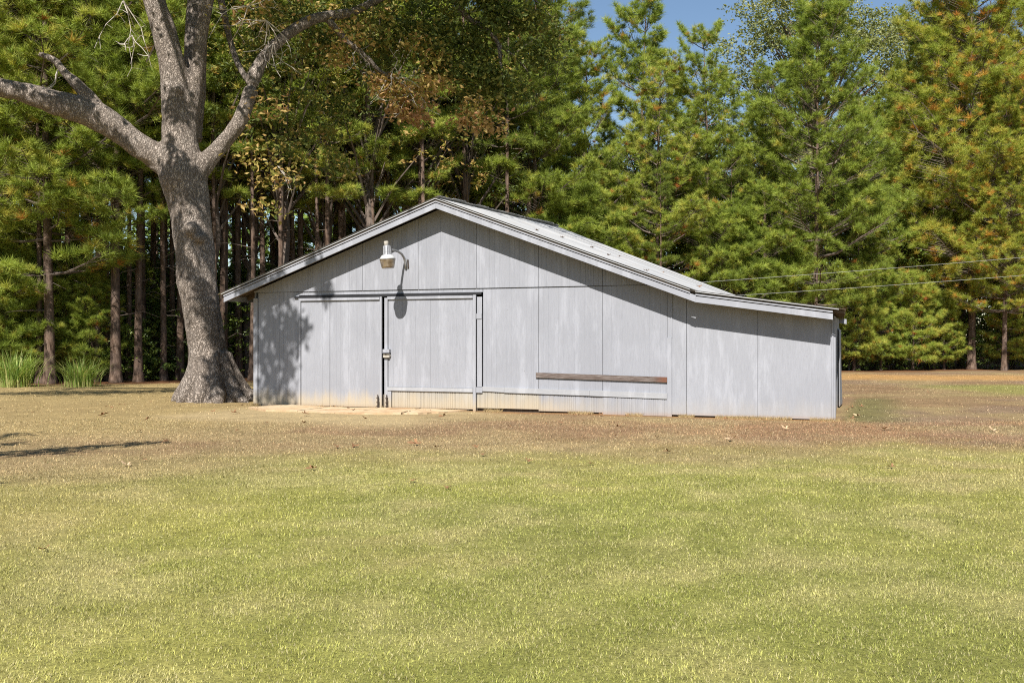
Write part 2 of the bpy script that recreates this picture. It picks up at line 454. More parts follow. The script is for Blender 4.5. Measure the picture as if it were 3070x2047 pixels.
def turf(x, y):
    """true colour of turf / soil at a place, and a grass density"""
    n1 = vnoise(x, y, 2.6, 1, 4); n2 = vnoise(x, y, 0.9, 20, 3); n3 = vnoise(x, y, 6.0, 40, 3); n4 = vnoise(x, y, 0.35, 60, 2)
    straw = np.array([0.41, 0.30, 0.155]); brown = np.array([0.345, 0.225, 0.125]); gold = np.array([0.455, 0.34, 0.16])
    green = np.array([0.315, 0.32, 0.08]); lime = np.array([0.41, 0.385, 0.10]); pale = np.array([0.455, 0.395, 0.17])
    mauve = np.array([0.33, 0.225, 0.15]); dirt = np.array([0.62, 0.36, 0.14]); litter = np.array([0.22, 0.105, 0.05]); sand = np.array([0.55, 0.42, 0.23])
    L = lambda a, b, t: a + (b - a) * t[..., None]
    o = np.ones_like(x)[..., None]
    c = L(straw * o, brown * o, sstep(0.42, 0.62, n1))
    c = L(c, gold * o, sstep(0.0, 1.0, sstep(-3, -7, x) * sstep(12, 16, y) * 0.8 + 0.25*sstep(.5, .7, n3)))
    c = L(c, mauve * o, sstep(0.50, 0.68, vnoise(x, y, 2.0, 77, 3)) * sstep(2.5, 7, x) * 0.75)
    c = L(c, np.array([0.40, 0.225, 0.12]) * o, sstep(-1, 4, x)*sstep(11, 14, y)*sstep(19.5, 17, y)*sstep(.35, .6, n1*.6+n2*.4)*.55)
    # greener front lawn
    yb = 12.7 - 0.07*np.square(np.minimum(x, 0)) + (n1 - 0.5)*4.4 + (n2 - .5)*2.2
    g = sstep(1.8, -1.8, y - yb)
    gc = L(green * o, lime * o, sstep(0.30, 0.62, n1*0.55 + n3*0.45))
    gc = L(gc, pale * o, sstep(0.36, 0.70, n2*0.45 + vnoise(x, y, 1.7, 33, 3)*0.2 + n4*.35)*.70)
    gc = L(gc, straw * o, sstep(0.5, 0.78, vnoise(x, y, 2.2, 51, 4)*.7 + n4*.3)*0.42)
    gc = L(gc, gold * o, sstep(-2.0, -4.5, x)*sstep(4.0, 8.0, y)*0.45)
    c = L(c, gc, g)
    # green strip far right, beyond the barn
    gs = sstep(0, 3, x - 12 + (n3-.5)*6) * sstep(24.5, 27.5, y) * sstep(33.5, 31, y)
    c = L(c, (green*1.05) * o, gs*0.75)
    sb, db = to_barn(x, y)
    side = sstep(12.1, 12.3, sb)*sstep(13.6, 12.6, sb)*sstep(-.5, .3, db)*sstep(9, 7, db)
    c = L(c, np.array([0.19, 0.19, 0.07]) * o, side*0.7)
    # orange dirt track before the woods on the right
    yd = y - (39.5 + (n3-.5)*4)
    c = L(c, dirt * o, sstep(8, 11, x)*sstep(-4.5, -1.5, yd)*sstep(5, 1, yd)*0.9*sstep(0.3, 0.5, n1+0.1))
    # bare worn soil in front of the doors
    worn = sstep(-.3, .9, sb)*sstep(6.4, 5.0, sb)*sstep(-4.6 - (n1-.5)*3, -3.2, db)*sstep(0.4, 0.0, db)
    c = L(c, sand * o, worn*sstep(0.30, 0.55, n2*0.5+n1*0.5 + .12))
    redline = sstep(-0.34 - (n2-.5)*0.5, -0.06, db)*sstep(.5, 1.5, sb)*sstep(12.3, 12, sb)*sstep(0.5, 0.2, db)
    c = L(c, np.array([0.42, 0.22, 0.09]) * o, redline*0.85)
    # needle litter under the trees
    lt = sstep(-1.0, 0.8, y - edge_y(x) + (n1-.5)*3.0)
    c = L(c, litter * o, lt)
    c = c * (0.80 + 0.40*n4)[..., None]
    dirtm = sstep(8, 11, x)*sstep(-4.5, -1.5, yd)*sstep(5, 1, yd)
    dens = (1 - lt*0.97) * (1 - 0.7*dirtm) * (1 - 0.9*worn) * (1 - 0.85*redline)
    inside = (sb > -0.02) & (sb < 12.1) & (db > 0.0) & (db < 7.5)
    dens = np.where(inside, 0, dens)
    return c, dens

xs = np.concatenate([np.array([-500, -250, -120, -70, -45, -32]), np.arange(-26, 32.01, 0.22), np.array([36, 45, 60, 90, 140, 260, 500])])
ys = np.concatenate([np.array([-300, -100, -40, -15, -6, -2, 0, 1.5]), np.arange(2.5, 30, 0.2), np.arange(30, 62.01, 0.4), np.array([66, 75, 90, 120, 180, 300, 600])])
X, Y = np.meshgrid(xs, ys)
Z = ground_z(X, Y)
nx, ny = len(xs), len(ys)
me = bpy.data.meshes.new('ground')
V = np.stack([X, Y, Z], -1).reshape(-1, 3).astype(np.float32)
idx = np.arange(nx*ny).reshape(ny, nx)
quads = np.stack([idx[:-1, :-1], idx[:-1, 1:], idx[1:, 1:], idx[1:, :-1]], -1).reshape(-1, 4).astype(np.int32)
me.vertices.add(len(V)); me.vertices.foreach_set('co', V.ravel())
me.loops.add(quads.size); me.loops.foreach_set('vertex_index', quads.ravel())
me.polygons.add(len(quads)); me.polygons.foreach_set('loop_start', np.arange(0, quads.size, 4, dtype=np.int32)); me.polygons.foreach_set('loop_total', np.full(len(quads), 4, dtype=np.int32))
me.polygons.foreach_set('use_smooth', np.ones(len(quads), dtype=bool))
me.update(calc_edges=True)
tc_, _ = turf(X.ravel(), Y.ravel())
a = me.attributes.new('tone', 'FLOAT_COLOR', 'POINT')
c4 = np.ones((len(V), 4), dtype=np.float32); c4[:, :3] = tc_ * 0.66
a.data.foreach_set('color', c4.ravel())
me.materials.append(M_ground)
tag(link(bpy.data.objects.new('ground', me)), 'dry mown lawn of straw and yellow green turf', None, None, 'structure')

# grass blades
def blades(n, y0, y1, hgt, wid, seed):
    r = np.random.default_rng(seed)
    y = np.sqrt(r.uniform(y0*y0, y1*y1, n))
    x = r.uniform(-1, 1, n) * (0.512*y + 1.8)
    c, d = turf(x, y)
    clump = vnoise(x, y, 0.12, 140, 2)
    keep = r.random(n) < d * (0.35 + 0.9*clump)
    x, y, c, clump = x[keep], y[keep], c[keep], clump[keep]; n = len(x)
    z = ground_z(x, y) - 0.004
    az = r.uniform(0, 2*PI, n); lean = r.uniform(0.3, 1.4, n)
    L = hgt * r.uniform(0.55, 1.3, n) * (0.7+0.6*clump)
    w = wid * r.uniform(0.6, 1.3, n)
    dx = np.cos(az)*np.sin(lean); dy = np.sin(az)*np.sin(lean); dz = np.cos(lean)
    sa = az + PI/2 + r.uniform(-0.5, 0.5, n)
    T = np.empty((n, 3, 3))
    T[:, 0] = np.stack([x - np.cos(sa)*w/2, y - np.sin(sa)*w/2, z], -1)
    T[:, 1] = np.stack([x + np.cos(sa)*w/2, y + np.sin(sa)*w/2, z], -1)
    T[:, 2] = np.stack([x + dx*L, y + dy*L, z + dz*L], -1)
    b = r.uniform(0.35, 1.65, n)
    dry = r.random(n)
    c = c * b[:, None]
    st = np.array([0.54, 0.46, 0.27])
    c = np.where((dry < 0.22)[:, None], c*0.4 + st*0.6, c)
    gr = np.array([0.12, 0.17, 0.045])
    c = np.where((dry > 0.86)[:, None], c*0.55 + gr*0.45, c)
    return T, c
def foot_blades(n, seed):
    r = np.random.default_rng(seed)
    sb = r.uniform(-.2, 12.4, n); db = -np.abs(r.normal(size=n))*0.07 - .01
    k = (vnoise(sb, sb*0, .35, 301, 2) > .48) & ~((sb > 1.0) & (sb < 5.2) & (r.random(n) < .85)); sb, db = sb[k], db[k]; n = len(sb)
    x = BARN_O[0] + sb*CW - db*SW; y = BARN_O[1] + sb*SW + db*CW; z = ground_z(x, y)
    az = r.uniform(0, 2*PI, n); L = r.uniform(.03, .10, n); w = .006
    T = np.empty((n, 3, 3))
    T[:, 0] = np.stack([x-w/2, y, z], -1); T[:, 1] = np.stack([x+w/2, y, z], -1); T[:, 2] = np.stack([x+np.cos(az)*L*.6, y+np.sin(az)*L*.6, z+L*.8], -1)
    return T, np.array([0.46, 0.34, 0.17])*r.uniform(.5, 1.2, n)[:, None]
parts = [foot_blades(9000, 9), blades(440000, 3.0, 6.5, 0.021, 0.0050, 1), blades(340000, 6.5, 11, 0.024, 0.0064, 2), blades(200000, 11, 18, 0.028, 0.009, 3), blades(110000, 18, 44, 0.032, 0.016, 4)]
T = np.concatenate([p[0] for p in parts]); C = np.concatenate([p[1] for p in parts])
lawn = link(bpy.data.objects.new('lawn_grass', tri_mesh('lawn_grass', T, M_blade, colour=C)))
tag(lawn, 'short dry bermuda grass blades covering the lawn', 'grass', None, 'stuff')

# concrete apron before the doors
m, nt, b = new_mat('dirty_concrete', 0.9, 0.15)
tc = N(nt, 'ShaderNodeTexCoord').outputs['Object']
n1 = noise(nt, tc, 1.3, 5, 0.65); n2 = noise(nt, tc, 12, 5, 0.7)
c = ramp(nt, n1, [(0.3, (0.34, 0.20, 0.105)), (0.5, (0.48, 0.35, 0.215)), (0.7, (0.55, 0.44, 0.30))])
c = mixc(nt, 0.5, c, mixc(nt, 1.0, c, ramp(nt, n2, [(0.3, (0.6, 0.57, 0.52)), (0.7, (1.2, 1.2, 1.15))]), 'MULTIPLY'))
nt.links.new(c, b.inputs['Base Color']); bump(nt, b, n2, 0.4, 0.01)
M_conc = m
apron = empty('concrete_apron', from_barn(0, 0), BARN_A)
tag(apron, 'low cracked concrete apron stained with red soil before the barn doors', None, None, 'structure')
# irregular slabs split by cracks (barn coordinates: along the wall, depth)
slabs = [[(0.75,-0.10),(1.95,-0.12),(2.05,-1.50),(1.35,-1.55),(0.55,-1.0)],
         [(1.99,-0.12),(3.10,-0.13),(3.22,-1.05),(2.95,-1.62),(2.09,-1.55)],
         [(3.14,-0.13),(4.05,-0.13),(4.22,-0.95),(3.27,-1.03)],
         [(3.26,-1.08),(4.22,-1.00),(4.30,-1.45),(3.65,-1.70),(2.99,-1.66)],
         [(4.09,-0.13),(5.10,-0.14),(4.85,-0.95),(4.27,-0.98),(4.26,-0.95)],
         [(4.27,-1.03),(4.80,-1.00),(4.62,-1.36),(4.35,-1.44)]]
for poly in slabs:
    bm = bmesh.new()
    h = 0.042 + random.uniform(-0.006, 0.006)
    pts = []
    for i, p in enumerate(poly):
        q = poly[(i+1) % len(poly)]
        for k in range(6):
            t = k/6
            x = p[0]+(q[0]-p[0])*t; y = p[1]+(q[1]-p[1])*t
            if k: x += random.uniform(-.02, .02); y += random.uniform(-.02, .02)
            pts.append((x, y))
    top = [bm.verts.new((x, y, h + 0.008*math.sin(x*2.1+y))) for x, y in pts]
    bot = [bm.verts.new((x*1.0, y, -0.06)) for x, y in pts]
    bm.faces.new(top[::-1])
    for i in range(len(pts)):
        j = (i+1) % len(pts)
        bm.faces.new((top[i], top[j], bot[j], bot[i]))
    bmesh.ops.recalc_face_normals(bm, faces=bm.faces)
    mm = bpy.data.meshes.new('concrete_slab'); bm.to_mesh(mm); bm.free(); mm.materials.append(M_conc)
    link(bpy.data.objects.new('concrete_slab', mm), apron)

# ------------------------------------------------------------------ barn
barn = empty('barn', from_barn(0, 0), BARN_A)
tag(barn, 'grey white painted wooden barn with low gable and lean to, corrugated tin roof', 'barn')

APX = 4.55; EL = -0.62; BRK = 9.71; ER = 12.27
YF = -0.45; YB = 7.35
def roof_z(s, y):
    t = (y - YF) / (YB - YF)
    za = 4.245 + (4.50-4.245)*t; zl = 2.407 + 0.10*t; zb = 2.31 + 0.09*t; ze = 1.95 + 0.03*t
    if s <= APX: return za + (zl - za)*(APX - s)/(APX - EL)
    if s <= BRK: return za + (zb - za)*(s - APX)/(BRK - APX)
    return zb + (ze - zb)*(s - BRK)/(ER - BRK)

def siding(name, s0, s1, zb, zt, y, pitch=0.105, gw=0.007, gd=0.0035, thick=0.012, mat=M_wall, parent=barn, phase=0.0, breaks=()):
    """grooved sheet in barn coordinates; zb and zt are functions or numbers"""
    fb = zb if callable(zb) else (lambda s: zb)
    ft = zt if callable(zt) else (lambda s: zt)
    xs_ = [(s0, 0.0)]
    k = s0 + phase + pitch*0.5
    while pitch and k < s1 - gw:
        wj = gw*random.uniform(.7, 1.2); dj = gd*random.uniform(.6, 1.2)
        if k - wj > s0 + .002:
            xs_ += [(k-wj/2, 0.0), (k-wj/2+0.0005, dj), (k+wj/2-0.0005, dj), (k+wj/2, 0.0)]
        k += pitch*random.choice((1, 1, 1, 2, .5))
    for br in breaks:
        if s0 < br < s1: xs_.append((br, 0.0))
    xs_.append((s1, 0.0))
    xs_.sort()
    v = []; f = []
    for s, d in xs_:
        v += [(s, y+d, fb(s)), (s, y+d, ft(s))]
    n = len(xs_)
    for i in range(n-1):
        f.append((2*i, 2*i+2, 2*i+3, 2*i+1))
    # returns to the back
    b0 = len(v)
    v += [(s0, y+thick, fb(s0)), (s0, y+thick, ft(s0)), (s1, y+thick, fb(s1)), (s1, y+thick, ft(s1))]
    f += [(0, 1, b0+1, b0), (2*n-2, b0+2, b0+3, 2*n-1), (b0, b0+1, b0+3, b0+2), (0, b0, b0+2, 2*n-2), (1, 2*n-1, b0+3, b0+1)]
    return mesh_py(name, v, f, mat, parent)

TRIM = 2.468
wall_top = lambda s: roof_z(s, 0.0) - 0.15
# gable row above the horizontal joint
ups = [0.0, 1.365, 2.678, 3.967, 5.258, 6.563, 7.855, 9.163]
for i in range(7):
    s0, s1 = ups[i], ups[i+1]
    # a sheet exists only where the roof leaves room above the joint
    if wall_top(s0) <= TRIM and wall_top(s1) <= TRIM: continue
    if wall_top(s0) < TRIM: s0 = s0 + (s1-s0)*(TRIM+.005-wall_top(s0))/(wall_top(s1)-wall_top(s0))
    if wall_top(s1) < TRIM: s1 = s1 - (s1-s0)*(TRIM+.005-wall_top(s1))/(wall_top(s0)-wall_top(s1))
    siding('siding_panel', s0+.004, s1-.004, TRIM-.004, wall_top, -0.022, thick=.02, phase=random.uniform(0, .03), breaks=(APX,))
# lower row
low_top = lambda s: min(TRIM-.012, wall_top(s))
siding('siding_panel', 0.10, 1.128, -0.03, low_top, 0.0, phase=.01, breaks=(0.62,))
siding('siding_panel', 1.132, 5.38, 2.385, TRIM-.012, 0.0, phase=.03)
ground_line = lambda s: 0.03 - 0.006*s
siding('siding_panel', 5.392, 6.558, 0.40, TRIM-.012, 0.0, phase=.02, gd=.003)
siding('siding_panel', 6.567, 7.850, 0.40, TRIM-.012, 0.0, phase=.04, gd=.003)
siding('siding_panel', 7.859, 9.096, 0.33, low_top, 0.0, phase=.01, gd=.003, breaks=(8.95, 9.0))
siding('siding_panel', 9.100, 9.453, 0.04, wall_top, 0.004, pitch=0, mat=M_ply, breaks=())
siding('siding_panel', 9.462, 10.744, 0.035, wall_top, -0.002, pitch=0, mat=M_ply, breaks=(BRK,))
siding('siding_panel', 10.750, 12.035, 0.025, wall_top, -0.003, pitch=0, mat=M_ply)
# ribbed skirting sheets below the batten
for a0, a1, zb0, zt0, yy in ((5.258, 6.562, 0.045, 0.42, -0.004), (6.565, 7.853, 0.015, 0.42, -0.006), (7.856, 9.098, -0.02, 0.40, -0.018)):
    siding('skirting_panel', a0, a1, zb0+.03, zt0, yy, pitch=0.042, gw=0.014, gd=0.007, mat=M_kick if a0 < 6 else M_wall)
# corner boards
MB().box(-0.012, 0.090, -0.022, 0.0, -0.04, 2.34).build('corner_board', M_trim_low, barn)
MB().box(12.022, 12.052, -0.026, 0.0, -0.015, 1.81).build('corner_board', M_trim_low, barn)
MB().slab((12.054, -0.02), (12.085, -0.02), -0.012, 0.09, 1.84).build('corner_board', M_trim_low, barn)
# battens and boards
MB().slab((5.385, 0.412), (5.85, 0.396), -0.030, -0.001, 0.092).build('batten', M_batten, barn)
MB().slab((5.855, 0.390), (7.60, 0.362), -0.034, -0.001, 0.100).build('batten', M_batten, barn)
MB().slab((7.604, 0.360), (9.098, 0.330), -0.036, -0.001, 0.106).build('batten', M_batten, barn)
bm_ = MB(); bm_.slab((6.515, 0.698), (9.098, 0.640), -0.036, -0.001, 0.096); bm_.build('weathered_plank', M_brown, barn)['label'] = 'bare grey brown plank with a rusty right end'
MB().box(9.102, 9.186, -0.030, 0.002, 0.0, 1.47).build('vertical_batten', M_trim_low, barn)
MB().box(9.176, 9.190, -0.012, 0.003, 1.475, 2.30).build('vertical_batten', M_trim, barn)
# dark sill strip in the gap under the sheets
MB().box(0.0, 12.04, 0.05, 0.12, -0.08, 0.30).build('sill_beam', M_frame, barn)

# doors
def door(name, s0, s1, z0, z1, y, label):
    d = MB().box(s0+.01, s1-.01, y+.012, y+0.03, z0, z1).build(name, M_black, barn)  # backing painted black so the gaps round the panels look shaded
    d['label'] = label
    return d
YD = -0.030
dl = door('door', 1.140, 3.128, 0.045, 2.325, 0.0, 'left sliding barn door with one panel seam')
siding('door_panel', 1.196, 1.892, 0.035, 2.262, YD+.014, phase=.02, gd=.003, parent=dl, pitch=.2)
siding('door_panel', 1.901, 3.084, 0.035, 2.262, YD+.014, phase=.05, gd=.003, parent=dl, pitch=.2)
MB().box(1.135, 1.183, YD, 0.0, 0.03, 2.325).build('stile', M_trim_low, dl)
MB().box(3.092, 3.135, YD-.006, 0.0, 0.0, 2.325).build('stile', M_trim_low, dl)
MB().box(1.186, 3.089, YD-.022, 0.0, 2.266, 2.318).build('rail', M_trim, dl)
dr = door('door', 3.205, 5.240, 0.045, 2.330, 0.0, 'right sliding barn door with a ribbed kick panel and a hasp')
siding('door_panel', 3.286, 4.235, 0.465, 2.262, YD+.010, phase=.02, gd=.003, parent=dr, pitch=.2)
siding('door_panel', 4.239, 5.178, 0.465, 2.262, YD+.011, phase=.08, gd=.003, parent=dr, pitch=.2)
siding('kick_panel', 3.37, 5.176, 0.045, 0.385, YD+.012, pitch=0.042, gw=0.014, gd=0.007, parent=dr, mat=M_kick)
MB().box(3.200, 3.272, YD-.004, 0.0, 0.015, 2.30).build('stile', M_trim_low, dr)
MB().box(3.274, 3.357, YD-.004, 0.0, 0.03, 0.388).build('stile', M_trim_low, dr)
MB().box(5.186, 5.246, YD-.006, 0.0, 0.0, 2.33).build('stile', M_trim_low, dr)
MB().box(3.275, 5.184, YD-.022, 0.0, 2.266, 2.322).build('rail', M_trim, dr)
MB().box(3.275, 5.184, YD-.018, 0.0, 0.388, 0.462).build('rail', M_batten, dr)
MB().slab((3.7, 0.005), (5.10, -0.005), YD-.01, 0.0, 0.03).build('threshold_board', M_frame, dr)
# hasp: hood and lock plate over the meeting edge
h_ = MB(); h_.box(3.195, 3.345, YD-.075, YD-.006, 1.175, 1.24); h_.add([(3.19,YD-.10,1.165),(3.35,YD-.10,1.165),(3.35,YD-.006,1.18),(3.19,YD-.006,1.18)], [(0,1,2,3)])
hp = h_.build('hasp_hood', M_trim, dr)
h_ = MB(); h_.box(3.195, 3.335, YD-.055, YD-.006, 1.07, 1.155); h_.box(3.335, 3.352, YD-.04, YD-.01, 1.095, 1.125)
h_.build('lock_plate', M_cream, hp)
MB().tube([(3.265, YD-.062, 1.150), (3.265, YD-.075, 1.135), (3.265, YD-.062, 1.12)], 0.008, 6).build('padlock_shackle', M_iron, hp)
for s, p in ((3.055, dl), (3.262, dr)):
    bt = MB(); bt.tube([(s, YD-.022, -.005), (s, YD-.022, 0.30)], 0.011, 8); bt.build('drop_bolt', M_iron, p)
    kp = MB()
    for zz in (0.05, 0.13, 0.22): kp.box(s-.025, s+.025, YD-.036, YD-.008, zz, zz+.022)
    kp.tube([(s+.03, YD-.03, 0.03), (s+.03, YD-.03, 0.2)], 0.006, 6)
    kp.build('bolt_keeper', M_iron, p)
# black strip painted as the shaded gap above the doors; jamb board
gap_strip = MB(); gap_strip.slab((1.03, 2.318), (5.362, 2.336), -0.030, 0.02, 0.048)
gap_strip.build('gap_shade_strip', M_black, barn)
MB().box(5.268, 5.372, -0.020, 0.0, 0.495, 2.29).build('jamb_board', M_trim, barn)
MB().box(5.255, 5.384, -0.036, 0.0, 0.378, 0.49).build('jamb_block', M_trim, barn)
MB().box(5.258, 5.366, -0.034, -0.021, 1.85, 1.955).build('jamb_block', M_trim, barn)

# side and rear walls
def wall_quad(name, p0, p1, z0, zt0, zt1, pitch=0.105, mat=M_wall):
    """grooved wall sheet between two plan points (barn coords)"""
    p0 = Vector((p0[0], p0[1], 0)); p1 = Vector((p1[0], p1[1], 0)); d = p1-p0; L = d.length; d.normalize(); nrm = Vector((d.y, -d.x, 0))
    v = []; f = []; pr = [(0, 0)]
    k = pitch*.5
    while k < L-.01:
        pr += [(k-.005, 0), (k-.0045, .007), (k+.0045, .007), (k+.005, 0)]; k += pitch
    pr.append((L, 0))
    for t, g in pr:
        q = p0 + d*t - nrm*g
        v += [(q.x, q.y, z0), (q.x, q.y, zt0+(zt1-zt0)*t/L)]
    for i in range(len(pr)-1): f.append((2*i, 2*i+2, 2*i+3, 2*i+1))
    b0 = len(v)
    for q, zt in ((p0, zt0), (p1, zt1)):
        q = q - nrm*.014
        v += [(q.x, q.y, z0), (q.x, q.y, zt)]
    n = len(pr)
    f += [(b0, b0+1, b0+3, b0+2), (0, 1, b0+1, b0), (2*n-2, b0+2, b0+3, 2*n-1)]
    return mesh_py(name, v, f, mat, barn)
rs = lambda y: 12.051 - 0.031*y
for y0, y1, fl in ((0.095, 1.9, 0.03), (1.9, 3.7, 0.0), (3.7, 5.5, 0.03), (5.5, 7.28, 0.0)):
    wall_quad('side_panel', (rs(y0)+fl*.3, y0), (rs(y1)+fl*.6, y1), -0.03, roof_z(rs(y0), y0)-.13, roof_z(rs(y1), y1)-.13)
for y0, y1 in ((7.28, 5.5), (5.5, 3.7), (3.7, 1.9), (1.9, 0.01)):
    wall_quad('side_panel', (0.0, y0), (0.0, y1), -0.04, roof_z(0, y0)-.14, roof_z(0, y1)-.14)
bk = [11.8, 9.71, 7.2, 4.55, 2.2, 0.0]
for a0, a1 in zip(bk[:-1], bk[1:]):
    wall_quad('rear_panel', (a0, 7.29), (a1, 7.29), -0.03, roof_z(a0, 7.29)-.14, roof_z(a1, 7.29)-.14)
# loose warped sheet leaning out at the foot of the side wall
v = []; f = []
for i in range(9):
    t = i/8; yy = 3.9 + 3.0*t
    for k in range(4):
        zz = 0.02 + k*0.55
        out = 0.008 + 0.06*math.sin(PI*min(1, t*1.15))*(1-k/3)**1.5*0.8
        v.append((rs(yy)+.045+out, yy, zz))
for i in range(8):
    for k in range(3): f.append((i*4+k, i*4+4+k, i*4+5+k, i*4+1+k))
wp = mesh_py('warped_panel', v, f, M_trim_low, barn)
so = wp.modifiers.new('solid', 'SOLIDIFY'); so.thickness = 0.012
v2 = []
# roof: timber deck with fascia, sheets as its pieces
def deck_mesh():
    v = []; f = []
    pr = [EL+.03, APX, BRK, ER-.02]
    ysamp = [YF+.10, YB-.05]
    for y in ysamp:
        for s in pr:
            if s > 12: s -= .04*(y-YF)
            z = roof_z(s, y)
            v += [(s, y, z-.018), (s, y, z-.075)]
    n = len(pr)
    for i in range(n-1):
        a0 = 2*i; b0 = 2*n + 2*i
        f += [(a0, a0+2, b0+2, b0), (a0+1, b0+1, b0+3, a0+3), (a0, a0+1, a0+3, a0+2), (b0, b0+2, b0+3, b0+1)]
    f += [(0, 2*n, 2*n+1, 1), (2*n-2, 2*n-1, 4*n-1, 4*n-2)]
    return v, f
v, f = deck_mesh()
roof = mesh_py('roof', v, f, M_deck, barn)
def roof_sheet(s0, s1, y0, y1, lift=0.0, taper=0.0, slopez=None):
    """corrugated sheet; waves run along the slope"""
    v = []; f = []
    nw = (y1-y0)/0.076
    ny_ = max(int(nw*6), 6)
    ks = [s0, s0+(s1-s0)*.33, s0+(s1-s0)*.67, s1]
    sag = random.uniform(-.004, .006)
    for j in range(ny_+1):
        y = y0 + (y1-y0)*j/ny_
        wv = 0.0085*math.cos(2*PI*(y-YF)/0.076)
        for i, s in enumerate(ks):
            s = s - taper*(y-YF)*i/3
            if slopez: z = slopez(s, y)
            else: z = roof_z(s, y)
            v.append((s, y, z + wv + lift + sag*math.sin(PI*i/3)))
    n = len(ks)
    for j in range(ny_):
        for i in range(n-1):
            f.append((j*n+i, j*n+i+1, (j+1)*n+i+1, (j+1)*n+i))
    o = mesh_py('roof_sheet', v, f, M_tin, roof, True)
    return o
NS = 12
for k in range(NS):
    y0 = YF + (YB-YF)*k/NS; y1 = YF + (YB-YF)*(k+1)/NS + 0.035
    def left_ext(s, y):
        za, zl = roof_z(APX, y), roof_z(EL, y)
        return za + (zl-za)*(APX-s)/(APX-EL)
    jit = random.uniform(-.025, .025)
    roof_sheet(EL+jit*.5, APX+0.10+jit, y0, y1, 0.010+.003*(k % 2), slopez=left_ext)
    roof_sheet(APX+.01, BRK+.09, y0, y1, 0.006+.003*(k % 2), slopez=lambda s, y: roof_z(APX, y)+(roof_z(BRK, y)-roof_z(APX, y))*(s-APX)/(BRK-APX))
    roof_sheet(BRK-.12, ER+random.uniform(-.01, .01), y0, y1, -.006+.003*(k % 2), taper=.040, slopez=lambda s, y: roof_z(BRK, y)+(roof_z(ER, y)-roof_z(BRK, y))*(s-BRK)/(ER-BRK)+.004)
# rake boards
def rake(sa, sb, off, h, y0, y1, mat, name, yref=YF):
    a = (sa, roof_z(sa, yref)+off); b = (sb, roof_z(sb, yref)+off)
    return MB().slab(a, b, y0, y1, h).build(name, mat, roof)
for sa, sb in ((EL+.13, APX-.001), (APX+.001, 9.60), (9.70, 12.06)):
    rake(sa, sb, -.200, .178, -0.396, -0.36, M_frame, 'light_stop_board')  # added dark filler board, keeps sun from leaking through the rake gap
    rake(sa, sb, -.205, .105, -0.425, -0.398, M_fascia, 'fascia_board')
    rake(sa, sb, -.082, .024, -0.442, -0.398, M_fascia, 'drip_strip')
    rake(sa-.05 if sa < 1 else sa, sb+.1 if sb > 12 else sb, -.022, .013, -0.458, -0.440, M_tin, 'edge_trim')
rake(9.598, 9.705, -.205, .125, -0.436, -0.396, M_fascia, 'fascia_joint')
# rear fascia, eave boards
for sa, sb in ((EL+.13, APX), (APX, BRK), (BRK, 12.0)):
    a = (sa, roof_z(sa, YB)-.2); b = (sb, roof_z(sb, YB)-.2)
    MB().slab(a, b, YB-.06, YB-.035, .12).build('fascia_board', M_fascia, roof)
def eave(s, z_off):
    z0 = roof_z(s, YF); z1 = roof_z(s, YB)
    v = [(s, -0.40, z0-.19), (s+.025, -0.40, z0-.19), (s+.025, YB-.07, z1-.19), (s, YB-.07, z1-.19),
         (s, -0.40, z0-.08), (s+.025, -0.40, z0-.08), (s+.025, YB-.07, z1-.08), (s, YB-.07, z1-.08)]
    mesh_py('eave_board', v, [(0,3,2,1),(4,5,6,7),(0,1,5,4),(1,2,6,5),(2,3,7,6),(3,0,4,7)], M_fascia, roof)
eave(EL+.14, 0)
for yy in np.arange(-0.25, 7.2, 0.62):       # rafter tails under the left eave
    z0 = roof_z(EL+.17, yy); z1 = roof_z(0.1, yy)
    MB().add([(EL+.17,yy,z0-.17),(0.1,yy,z1-.17),(0.1,yy+.04,z1-.17),(EL+.17,yy+.04,z0-.17),(EL+.17,yy,z0-.077),(0.1,yy,z1-.077),(0.1,yy+.04,z1-.077),(EL+.17,yy+.04,z0-.077)],
             [(0,3,2,1),(4,5,6,7),(0,1,5,4),(1,2,6,5),(2,3,7,6),(3,0,4,7)]).build('rafter_tail', M_deck, roof)

# ------------------------------------------------------------------ yard light on the gable
lt = empty('yard_light', from_barn(3.70, 0.0, 2.95), BARN_A)
lt.rotation_euler.y = -0.06
tag(lt, 'old yard light on a curved arm fixed to the barn gable above the doors', 'lamp')
# local: x along wall, -y outwards, z up from the bracket
MB().box(-0.035, 0.035, -0.030, -0.013, -0.07, 0.14).build('bracket', M_galv, lt)
bo = MB()
for zz in (-.04, .10): bo.tube([(0.045, -0.02, zz), (0.045, -0.05, zz)], 0.012, 6)
bo.box(0.03, 0.06, -0.035, -0.013, -.05, .12)
bo.build('bracket_bolts', M_iron, lt)
MB().tube([(0, -0.05, -0.05), (0, -0.06, 0.06), (0, -0.10, 0.15), (0, -0.20, 0.225), (0, -0.36, 0.265), (0, -0.55, 0.275), (0, -0.70, 0.27)], 0.024, 10).build('arm', M_galv, lt, True)
CY = -0.84
hd = MB(); hd.lathe([(0.0, 0.345), (0.062, 0.345), (0.068, 0.335), (0.078, 0.20), (0.085, 0.165), (0.10, 0.155), (0.0, 0.15)], 24, (0, CY, 0))
hd.tube([(0, CY+.06, 0.265), (0, CY+.16, 0.272)], [0.036, 0.034], 10)
house = hd.build('ballast_housing', M_alu, lt, True)
rb = MB()
for k in range(6):
    t = k*PI/3
    rb.tube([(0.072*math.cos(t), CY+.072*math.sin(t), .33), (0.086*math.cos(t), CY+.086*math.sin(t), .17)], .010, 4)
rb.build('housing_ribs', M_alu, house)
MB().lathe([(0.0, 0.43), (0.042, 0.43), (0.046, 0.42), (0.044, 0.365), (0.036, 0.345)], 20, (-0.01, CY, 0.0)).build('photocell', M_cream, lt, True)
